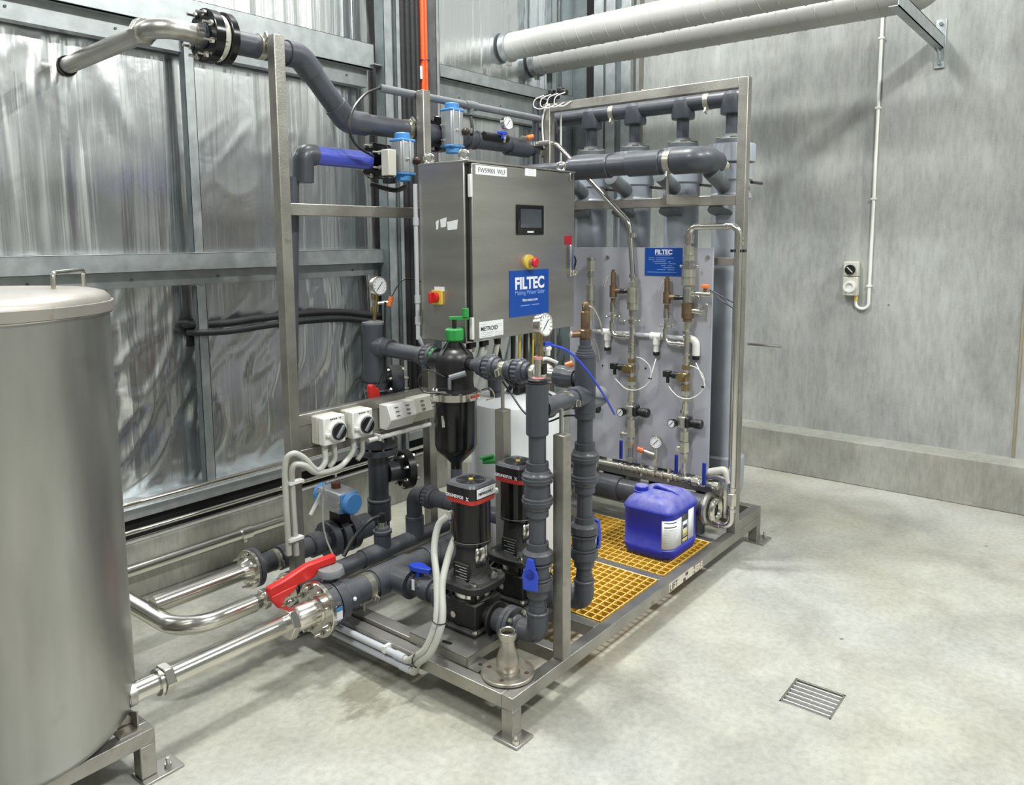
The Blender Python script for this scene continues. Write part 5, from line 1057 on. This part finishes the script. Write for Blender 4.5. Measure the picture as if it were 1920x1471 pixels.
text('FILTEC', .078, (a.x+W_*.12, K0.y-.0038, b_.z+H_*.60), X_, Z_, TXTW, dr, bold=.0028)
text('Making Water Safer', .0295, (a.x+W_*.12, K0.y-.0038, b_.z+H_*.47), X_, Z_, TXTL, dr, bold=.0003)
text('filtecwater.com', .0195, (a.x+W_*.31, K0.y-.0038, b_.z+H_*.32), X_, Z_, TXTW, dr, bold=.0001)
m = MB(); m.box((a.x+W_*.27, K0.y-.0038, b_.z+H_*.22), (a.x+W_*.5, K0.y-.003, b_.z+H_*.24)); m.box((a.x+W_*.54, K0.y-.0038, b_.z+H_*.22), (a.x+W_*.74, K0.y-.003, b_.z+H_*.24)); m.build('print_lines', TXTL, dr)
a, b_ = onf(891.5, 304), onf(950, 320); zt_ = K1.z-.012
MB().box((a.x, K0.y-.002, zt_-.042), (b_.x, K0.y, zt_-.002)).build('name_label', PAPER, dr); text('FWS9001 WLF', .031, (a.x+.014, K0.y-.0026, zt_-.033), X_, Z_, INK, dr, bold=-.0004)
a, b_ = onf(984.5, 315), onf(1005, 331); MB().box((a.x, K0.y-.002, b_.z), (b_.x, K0.y, a.z)).build('small_label', PAPER, dr)
m = MB()
for k in range(4): m.box((a.x+.02, K0.y-.0024, b_.z+.008+k*.008), (b_.x-.02, K0.y-.002, b_.z+.0095+k*.008))
m.build('print_lines', INKG, dr)
a, b_ = onf(898.5, 602.5), onf(943.5, 634); zA, zB = onf(898, 604).z, onf(899, 634).z
MB().box((a.x, K0.y-.002, zB), (b_.x, K0.y, zA-.0)).build('maker_label', PAPER, dr); text('METROID', .028, (a.x+.008, K0.y-.0026, zA-.042), X_, Z_, INK, dr, bold=.0003)
m = MB()
for z_, x0_, x1_ in ((-.014, .01, .05), (-.02, .115, .16), (-.03, .115, .16), (-.052, .01, .1), (-.06, .01, .1), (-.068, .01, .09), (-.076, .01, .1), (-.084, .01, .08), (-.055, .11, .165), (-.063, .11, .165), (-.071, .11, .16)): m.box((a.x+x0_, K0.y-.0024, zA+z_), (a.x+x1_, K0.y-.002, zA+z_+.0022))
m.build('print_lines', INKG, dr)
q = onf(1065.5, 450); MB().box((q.x-.033, K0.y-.002, q.z-.022), (q.x+.033, K0.y, q.z+.022)).build('red_sticker', M('dark_red_sticker', (.4, .01, .03), .4), dr, bev=.001)
q = onf(1067, 488); MB().cbox((q.x-.004, K0.y-.018, q.z), (.026, .012, .165)).build('handle', CHROME, dr, bev=.005); MB().cbox((q.x-.004, K0.y-.008, q.z-.055), (.02, .02, .03)).build('handle_foot', CHROME, dr); MB().torus((q.x+.012, K0.y-.03, q.z-.065), (0, 1, .2), .016, .004).build('padlock', CHROME, dr)
q = onf(1069, 332); MB().cbox((q.x, K0.y-.006, q.z-.0), (.022, .01, .04)).build('latch', CHROME, dr, bev=.003)
cbd = thing('cable_bundle', 'bundle of black cables beside the cabinet handle at its right edge', 'cables', (1.5, .9, 1.5))
for k in range(5):
    a = V((1.50+.012*k, .82+.03*k, 1.60-.012*k)); MB().tube(curve([V((1.475, .85+.02*k, 1.63-.01*k)), a+V((.03, -.02, .01)), a+V((.06, -.02, -.03)), a+V((.07, .02, -.09)), a+V((.02, .1, -.12))], 5), .005, 8).build('cable', BLACK, cbd)
# side face devices
def ons(px, py): return at(px, py, X=K0.x-.001)
q = ons(820, 557); MB().cbox((K0.x-.006, q.y-.004, q.z), (.012, .066, .066)).build('isolator_plate', YELLOW, cb, bev=.003); MB().cyl((K0.x-.01, q.y, q.z), (K0.x-.035, q.y, q.z), .024, n=20).build('isolator_knob', RED, cb); MB().cbox((K0.x-.04, q.y+.006, q.z), (.016, .016, .05)).build('isolator_handle', RED, cb, bev=.004)
q = ons(824, 541.5); MB().cbox((K0.x-.002, q.y, q.z), (.003, .06, .02)).build('isolator_label', PAPER, cb)
q = ons(845, 417)
for a_, b2, z_ in ((-.026, .03, -.012), (.042, .072, .0), (.09, .1, -.01)): MB().prism([(a_, z_-.018), (b2, z_-.022), (b2+.004, z_+.015), (a_-.006, z_+.024)], .001, (K0.x-.002, q.y-.012, q.z), (0, 1, 0), (0, 0, 1)).build('torn_sticker', PAPER, cb)
t = thing('cabinet_conduit', 'pale grey conduit running down the back left edge of the cabinet', 'conduit', (K0.x-.012, K1.y+.01, 1.1))
MB().tube(curve([(K0.x-.012, K1.y+.012, 1.95), (K0.x-.012, K1.y+.012, 1.3), (K0.x-.01, K1.y+.01, 1.24), (K0.x+.03, K1.y+.0, 1.17)], 8), .0105, 12).build('pipe', GREYC, t)
for z_ in (1.32, 1.42, 1.78): MB().cyl((K0.x-.012, K1.y+.012, z_-.018), (K0.x-.012, K1.y+.012, z_+.018), .014, n=12).build('coupling', GREYC, t)
# flexible cables out of the cabinet bottom
for i, x_ in enumerate((.70, .745, .79, .835, .90)):
    a = V((x_, .8+.02*(i % 2), K0.z+.0)); t = thing('flex_conduit', ['grey flexible conduit under the cabinet, leftmost', 'grey flexible conduit under the cabinet, second from left', 'grey flexible conduit under the cabinet, third from left', 'grey flexible conduit under the cabinet, fourth from left', 'grey flexible conduit under the cabinet, rightmost'][i], 'conduit', a, 'flexible conduits below the cabinet')
    MB().cyl(a, a-V((0, 0, .03)), .016, n=12).build('gland', BLACK, t); MB().tube(curve([a-V((0, 0, .02)), a+V((-.01, .02, -.1)), a+V((.0, .12, -.15)), a+V((.03, .28, -.15))], 6), .014, 12).build('conduit', FLEX, t)
for i, (x_, mt, c_) in enumerate(((1.02, BLACK, 'black'), (1.07, YELLOW, 'yellow-striped'), (1.12, BLACK, 'thick black'), (1.18, YELLOW, 'yellow-green'), (1.24, GREYC, 'grey'))):
    a = V((x_, .8, K0.z)); solo(MB().tube(curve([a, a+V((.01, .01, -.12)), a+V((.05, .05, -.25)), a+V((.12, .15, -.34))], 6), .012 if mt is BLACK else .006, 10), 'cabinet_cable', mt, '%s cable hanging from the underside of the cabinet' % c_, 'cable')
solo(MB().tube(curve([(1.0, .9, 1.23), (1.02, .85, 1.02), (1.12, .82, .95), (1.25, .85, 1.0), (1.3, .9, 1.23)], 7), .012, 10), 'drooping_cable', BLACK, 'thick black cable drooping in a loop below the cabinet', 'cable')
bar((.88, 1.2, 1.3), (1.88, 1.24, 1.34), 'cross_rail')
for x_ in (.95, 1.3): bar((x_, 1.05, 1.3), (x_+.04, 1.2, 1.34), 'cabinet_bracket')

# cable cluster on top of the frame
q = at(1046, 178, X=1.9)
t = thing('cable_cluster', 'tangle of black connectors and white cables on the frame corner above the cabinet', 'connectors', (1.9, q.y, 2.48))
for k, (dy_, dz_) in enumerate(((-.06, .005), (-.02, .025), (.03, .015), (.06, .0), (.0, -.01), (.04, -.03))): MB().cbox((1.88+.02*(k % 2), q.y+dy_, q.z+dz_), (.04, .035, .03)).build('connector', BLACK, t, bev=.006)
for k in range(4): a = V((1.86, q.y-.08+.05*k, q.z)); MB().tube(curve([a, a+V((-.02, .05, -.02)), a+V((-.02, .06, -.06)), a+V((0, .02, -.075)), a+V((.02, -.03, -.05))], 5), .0035, 8).build('cable', CABLEW, t)
MB().tube(curve([(1.88, q.y+.07, q.z-.05), (1.87, q.y+.09, q.z-.15), (1.87, q.y+.08, q.z-.3)], 6), .005, 8).build('drop_cable', CABLEW, t)
solo(MB().cyl((1.86, 1.29, 1.3), (1.86, 1.29, 2.5), .02, n=12), 'trunking_pipe', PVC, 'dark vertical pipe close behind the left post of the right frame', 'pipe')
solo(MB().cyl((1.95, 1.17, 1.5), (1.95, 1.17, 2.43), .006, n=8), 'white_drop_cable', CABLEW, 'thin white cable running down inside the right frame left post', 'cable')

# ------------------------------------------------------------------ isolators on the rail
def isolator(px, py, label):
    q = at(px, py, Y=1.115); x_, z_ = q.x, q.z; t = thing('isolator_switch', label, 'switch', (x_, 1.16, z_-.06)); y_ = 1.115
    MB().box((x_-.058, y_+.045, z_-.062), (x_+.058, 1.205, z_+.062)).build('back_box', WHITED, t, bev=.006)
    MB().box((x_-.058, y_, z_-.062), (x_+.058, y_+.042, z_+.062)).build('front_box', WHITE, t, bev=.006)
    MB().lathe((x_+.01, y_, z_-.005), (0, -1, 0), [(0, .048), (.008, .048), (.014, .044)], 32).build('dial_ring', WHITE, t)
    MB().cyl((x_+.01, y_-.01, z_-.005), (x_+.01, y_-.024, z_-.005), .037, n=28, ch=.002).build('dial', BLACK, t)
    MB().obox((x_+.01-.02, y_-.028, z_-.005-.025), (x_+.01+.02, y_-.028, z_-.005+.025), .014, .012, (0, 1, 0)).build('grip', PVCM, t, bev=.003)
    MB().cbox((x_-.043, y_-.008, z_-.014), (.018, .016, .014)).build('lock_tab', WHITE, t, bev=.002)
    m = MB()
    for k in (-.02, -.01, 0, .01, .03): m.cbox((x_+k, y_-.0005, z_+.05), (.006, .001, .006))
    m.build('print', INK, t)
    for s_ in (-.03, .02): MB().cyl((x_+s_, 1.15, z_-.062), (x_+s_, 1.15, z_-.095), .013, n=12).build('gland', FLEX, t)
    return q
i1 = isolator(628, 806, 'white rotary isolator switch on the rail, left one beside the post')
i2 = isolator(681, 794, 'white rotary isolator switch on the rail, second from the post')
def outlet(px, py, label, mt):
    q = at(px, py, Y=1.15); x_, z_ = q.x, q.z; t = thing('socket_outlet', label, 'socket', (x_, 1.17, z_-.05))
    y_ = 1.2; m = MB().prism([(0, -.06), (-.05, -.06), (-.085, -.01), (-.06, .06), (0, .06)], .17, (x_-.085, y_, z_), (0, 1, 0), (0, 0, 1)); m.build('housing', mt, t, bev=.004)
    n_ = V((0, -(.07), .025)).normalized(); up = V((0, .025, .07)).normalized(); c_ = V((x_, y_-.073, z_+.025)); m = MB()
    for sx in (-.035, .035):
        for k in (-.02, 0, .02): a = c_+V((sx, 0, 0))+up*k-V((0, .001, 0)); m.obox(a-V((.011, 0, 0)), a+V((.011, 0, 0)), .003, .005, n_)
    m.build('slots', INK, t); return t
outlet(749, 777, 'white sloped twin socket outlet on the rail, nearer the isolators', WHITE); outlet(796, 764, 'beige sloped twin socket outlet at the right end of the rail', WHITED)
# flexible conduits from isolators looping to the post
z_a = i1.z-.095; t = thing('isolator_conduit', 'white flexible conduit from the isolators looping down the left post, outer loop', 'conduit', (.0, 1.17, .2))
MB().tube(curve([(i1.x-.03, 1.15, i1.z-.09), (i1.x-.04, 1.14, i1.z-.14), (i1.x-.1, 1.12, i1.z-.155), at(570, 858, Y=1.13), at(549, 850, Y=1.14), at(535, 868, Y=1.16), at(536, 930, Y=1.17), at(542, 1040, Y=1.17)], 8), .0125, 12).build('conduit', FLEX, t)
for py in (905, 1012): q = at(546, py, Y=1.16); MB().cbox((q.x+.02, 1.16, q.z), (.07, .03, .012)).build('saddle', WHITE, t)
t = thing('isolator_conduit', 'white flexible conduit from the second isolator, inner loop on the left post', 'conduit', (.02, 1.17, .2))
MB().tube(curve([(i2.x-.03, 1.15, i2.z-.09), (i2.x-.05, 1.14, i2.z-.13), (i2.x-.14, 1.12, i2.z-.17), at(595, 886, Y=1.12), at(570, 872, Y=1.12), at(549, 876, Y=1.14), at(549, 930, Y=1.17), at(556, 1040, Y=1.17)], 8), .0125, 12).build('conduit', FLEX, t)
for q_ in (i1, i2): solo(MB().tube(curve([(q_.x+.02, 1.15, q_.z-.09), (q_.x+.02, 1.15, q_.z-.14), (q_.x-.01, 1.15, q_.z-.17)], 6), .0115, 12), 'conduit_stub', FLEX, 'short grey conduit stub below the %s isolator' % ('left' if q_ is i1 else 'right'), 'conduit')
t = thing('rail_conduit', 'white rigid conduit running under the isolator rail', 'conduit', (.5, 1.17, .74)); a, b_ = at(690, 826, Y=1.17), at(806, 796, Y=1.17); MB().tube([a, V((b_.x, 1.17, a.z))], .011, 12).build('pipe', WHITE, t); MB().cbox((a.x+.06, 1.17, a.z+.004), (.012, .04, .03)).build('saddle', WHITE, t)
# long conduits in front of the near short beam
pa, pb = at(642, 1172, X=-.018), at(752, 1226, X=-.018)
for k, lb in ((0, 'white conduit clipped to the front skid beam, upper of two, curving up to the pump'), (1, 'white conduit clipped to the front skid beam, lower of two, curving up behind the pump')):
    zc = .128-.034*k; t = thing('beam_conduit', lb, 'conduit', (-.018, .7, zc))
    y0_, y1_ = 1.12, pb.y-.02-.03*k
    if k == 0: up = [at(780, 1230, X=-.02), at(800, 1212, X=-.01), at(818, 1160, X=.03), at(819, 1090, X=.09), at(814, 1030, X=.14), at(822, 985, X=.18), at(840, 967, X=.2)]
    else: up = [at(785, 1242, X=-.02), at(808, 1222, X=-.01), at(829, 1165, X=.03), at(829, 1100, X=.09), at(836, 1060, X=.14), at(850, 1015, X=.2), at(866, 990, X=.25)]
    MB().tube([(-.018, y0_, zc), (-.018, y1_, zc)], .0135, 12).build('rigid_pipe', GREYC, t)
    MB().tube(curve([V((-.018, y1_+.01, zc)), V((-.018, y1_-.02, zc))]+up, 8), .0135, 14).build('flexible_pipe', FLEX, t)
    MB().cyl((-.018, y1_, zc), (-.018, y1_+.05, zc), .016, n=14).build('coupling', GREYC, t)
    if k == 0: MB().cbox((-.018, y1_+.1, zc+.008), (.036, .014, .026)).build('saddle', WHITE, t); g_ = up[-1]; MB().cyl(g_, g_+V((.025, 0, .0)), .017, n=12).build('gland', FLEX, t)
t = thing('cable_ties', 'black cable tie binding the two white conduits beside the front pump', 'cable tie', at(815, 1160, X=.09)); MB().torus(at(824, 1162, X=.03), (0, -.2, 1), .027, .0025).build('tie', BLACK, t); 
t = thing('cable_ties', 'black cable tie binding the two white conduits near the floor beam', 'cable tie', at(783, 1232, X=.03)); MB().torus(at(783, 1236, X=-.02), (0, -1, .2), .027, .0025).build('tie', BLACK, t)
solo(MB().tube([(.35, .40, .70), (.39, .385, .70)], .012, 12), 'motor_gland', WHITE, 'stubby white cable gland on the rear side of the front pump motor', 'fitting')

# reducer flange standing on the skid corner
q = at(952, 1262, Z=.152); x_, y_ = q.x, q.y
t = thing('flanged_reducer', 'loose rusty stainless flanged reducer standing on the near corner of the skid', 'pipe fitting', (x_, y_, .152))
f_ = MB().cyl((x_, y_, .152), (x_, y_, .166), .096, n=40, ch=.002).build('flange', RUST, t)
for k in range(4): an = PI*.12+k*PI/2; q = (x_+.07*math.cos(an), y_+.07*math.sin(an)); MB().cyl((*q, .1655), (*q, .1668), .009, n=14).build('bolt_hole', M('hole_rust', (.06, .03, .012), .8) if 'hole_rust' not in MATS else MATS['hole_rust'], f_)
MB().lathe((x_, y_, .166), AX['z'], [(0, .04), (.006, .037), (.02, .041), (.045, .041), (.07, .033), (.09, .026), (.118, .0235), (.12, .031), (.134, .034), (.142, .034), (.146, .031), (.146, .024), (.135, .022)], 32, caps=False).build('cone', RUST, t)
MB().torus((x_, y_, .31), AX['z'], .03, .004, 28).build('lip', CHROME, t); MB().cyl((x_, y_, .27), (x_, y_, .272), .022, n=20).build('bore', DARK, t)

# white dosing drum
t = thing('dosing_tank', 'white round plastic dosing tank standing on the skid under the cabinet', 'tank', (1.1, .84, ZT))
MB().lathe((1.1, .84, ZT), AX['z'], [(0, .22), (.02, .235), (.7, .235), (.74, .228), (.765, .2), (.775, .12)], 40).build('body', DRUMW, t)
MB().lathe((1.16, .76, .92), AX['z'], [(0, .05), (.03, .05), (.035, .04)], 24).build('lid', BLACK, t)
t = thing('dosing_pump', 'dark dosing fitting standing on top of the white tank', 'pump', (.98, .88, .92)); MB().lathe((.98, .88, .925), AX['z'], [(0, .03), (.03, .03), (.032, .04), (.09, .04), (.095, .045), (.13, .045), (.14, .03)], 20).build('body', PVC, t); MB().box((1.06, .8, .93), (1.12, .84, 1.0)).build('head', BLACK, t, bev=.005)
# beige box behind the filter
a, b_ = at(822, 930, X=.95), at(846, 842, X=.95); 
t = thing('beige_container', 'beige plastic container with rounded shoulders beside the lower mid post', 'container', (.95, 1.13, ZT)); MB().box((.93, 1.0, ZT), (1.05, 1.19, .60)).build('body', WHITED, t, bev=.03); MB().box((.99, 1.1, .6), (1.03, 1.15, .62)).build('cap', WHITED, t, bev=.006)

# ------------------------------------------------------------------ blue jerrycan
def jerrycan():
    ca, sa = math.cos(.0), math.sin(.0); cx, cyy, z0 = 1.468, .222, .153
    t = thing('jerrycan', 'dusty blue plastic jerrycan with white and yellow label standing on the yellow grating', 'jerrycan', (cx, cyy, z0))
    def rr(hx, hy, r, n=8):
        out = []
        for qx, qy, a0 in ((1, 1, 0), (-1, 1, 90), (-1, -1, 180), (1, -1, 270)):
            for k in range(n+1): an = math.radians(a0+90*k/n); out.append((qx*(hx-r)+r*math.cos(an), qy*(hy-r)+r*math.sin(an)))
        return out
    lv = [(0, .135, .113, .05), (.008, .15, .128, .055), (.03, .158, .136, .06), (.055, .161, .14, .06), (.06, .1575, .1365, .06), (.225, .1575, .1365, .06), (.23, .162, .141, .06), (.238, .162, .141, .06), (.248, .157, .136, .06), (.27, .143, .122, .055), (.29, .12, .1, .05), (.302, .085, .07, .04)]
    m = MB(); n = None
    for z, hx, hy, r in lv:
        ring = rr(hx, hy, r); n = len(ring); 
        for a, b in ring:
            zz = z
            if z < .05 and abs(b) < .045 and a < 0: zz = z+.035*(1-(abs(b)/.045)**2)*(1-z/.05)
            m.v.append((cx+a, cyy+b, z0+zz))
    for i in range(len(lv)-1):
        for k in range(n): m.f.append((i*n+k, i*n+(k+1) % n, (i+1)*n+(k+1) % n, (i+1)*n+k))
    m.f.append(tuple(reversed(range(n)))); e = (len(lv)-1)*n; m.f.append(tuple(e+k for k in range(n)))
    body = m.build('body', JERRY, t, sharp=50)
    # moulded handle bridge
    mh = MB().tube(bend([(cx-.0, cyy+.04, z0+.27), (cx+.0, cyy+.025, z0+.318), (cx+.0, cyy-.08, z0+.30), (cx, cyy-.11, z0+.25)], .02, 6), .013, 12); mh.build('handle', JERRY, t)
    kx, ky = cx-.06, cyy+.075
    MB().cyl((kx, ky, z0+.25), (kx, ky, z0+.30), .03, n=24).build('neck', JERRY, t)
    MB().lathe((kx, ky, z0+.288), AX['z'], [(0, .035), (.004, .038), (.012, .038), (.013, .034), (.034, .034), (.038, .03)], 40, fl=lambda k, r: r*(1 if k % 4 < 2 else .95)).build('cap', JERRY, t)
    # wrap-around label
    ring = rr(.159, .138, .06); s0_, s1_ = None, None
    path = [(a, b) for a, b in ring]; 
    sel = [p for p in path if p[0] < -.095 and p[1] < -.08]+[(-.06, -.138), (-.045, -.138)]
    def strip(pp, za, zb_, mat, nm, off=.0):
        m = MB(); 
        for z in (za, zb_):
            for a, b in pp: l = math.hypot(a, b); m.v.append((cx+a+a/l*off, cyy+b+b/l*off, z0+z))
        k = len(pp); m.f = [(i, i+1, k+i+1, k+i) for i in range(k-1)]; o = m.build(nm, mat, t); s_ = o.modifiers.new('thick', 'SOLIDIFY'); s_.thickness = .0006; return o
    strip(sel, .065, .205, PAPER, 'white_label'); 
    strip(sel[1:-2], .192, .196, INK, 'label_print', .0006); strip(sel[1:-2], .17, .175, INK, 'label_print', .0006)
    for z in (.16, .152, .144, .136, .128, .12, .112, .104, .096, .088, .08): strip(sel[1:-2], z, z+.0016, INKG, 'label_print', .0006)
    F = -.138; O = M('olive_label', (.05, .055, .045), .5); Y_ = M('pale_yellow', (.75, .68, .3), .5)
    strip([(-.04, F), (.02, F)], .068, .21, O, 'picture_label', .0004)
    strip([(-.036, F), (.016, F)], .095, .175, PAPER, 'label_band', .001); strip([(-.036, F), (.016, F)], .1, .13, Y_, 'label_band', .0014); strip([(-.03, F), (.01, F)], .138, .156, INK, 'label_print', .0014); strip([(-.036, F), (.016, F)], .07, .088, Y_, 'label_band', .001)
    strip([(.025, F), (.085, F)], .068, .218, PAPER, 'white_label', .0004)
    return t
jerrycan()

# ------------------------------------------------------------------ stainless tank on its stand
TX, TY, TR = -1.178, 1.115, .4
t = thing('stainless_tank', 'large round stainless steel tank with lid at the left, on a square stand', 'tank', (TX, TY, 0))
MB().lathe((TX, TY, .155), AX['z'], [(0, .1), (.003, .25), (.012, .33), (.03, .372), (.06, .395), (.095, .4), (1.34, .4)], 96).build('shell', TANKM, t)
MB().lathe((TX, TY, 1.49), AX['z'], [(0, .403), (.0, .412), (.03, .412), (.031, .406), (.042, .403), (.055, .39), (.063, .36), (.068, .2), (.07, .02)], 96).build('lid', LIDM, t)
a, b_ = at(101, 546, Z=1.55), at(158, 536, Z=1.55)
MB().tube(bend([a, a+V((0, 0, .055)), b_+V((0, 0, .055)), b_], .018, 5), .007, 10).build('lid_handle', CHROME, t)
MB().torus((TX, TY, 1.487), AX['z'], .405, .004, 96, 8).build('rim_weld', STEEL, t)
MB().cyl((-.875, SY, SZ), (-.852, SY, SZ), .0375, n=24).build('nozzle_weld', STEEL, t)
MB().box((TX-.0004-.4, TY, .3), (TX-.398, TY+.003, 1.45)).build('seam', STEEL, t)
t = thing('tank_stand', 'square stainless stand with bolted feet carrying the tank', 'stand', (TX, TY, 0))
hx_ = .335; x0_, x1_, y0_, y1_ = TX-hx_, TX+hx_+.008, .79, 1.44
for a, b_ in (((x0_, y0_, .115), (x1_, y0_+.05, .164)), ((x0_, y1_-.05, .115), (x1_, y1_, .164)), ((x0_, y0_+.05, .115), (x0_+.05, y1_-.05, .164)), ((x1_-.05, y0_+.05, .115), (x1_, y1_-.05, .164))): MB().box(a, b_).build('rail', BEAM, t, bev=.003)
for x_ in (x0_, x1_-.05):
    for y_ in (y0_, y1_-.05):
        l = MB().box((x_, y_, .008), (x_+.05, y_+.05, .115)).build('leg', BEAM, t, bev=.003)
        s_ = 1 if x_ > TX else -1; cx_ = x_+.025
        MB().box((cx_-.03 if s_ > 0 else cx_-.1, y_-.03, 0), (cx_+.1 if s_ > 0 else cx_+.03, y_+.06, .008)).build('foot_plate', STEEL, l, bev=.002)
        q = (cx_+s_*.06, y_+.0); m = MB(); m.cyl((*q, .008), (*q, .04), .006, n=10); m.hex((*q, .008), (*q, .02), .011); m.build('anchor_bolt', CHROME, l)
m = MB(); m.prism([(0, 0), (.09, 0), (.03, .06), (0, .07)], .006, (x1_-.1, y0_+.09, .164), (1, -.2, 0), (0, 0, 1)); m.prism([(0, 0), (.06, 0), (.05, .04), (.0, .06)], .006, (x1_-.04, y0_+.03, .164), (0, 1, 0), (0, 0, 1)); m.build('bracket', BEAM, t, bev=.001)
MB().box((x1_-.1, y0_+.02, .164), (x1_-.03, y0_+.07, .168)).build('bracket_plate', RUST, t)
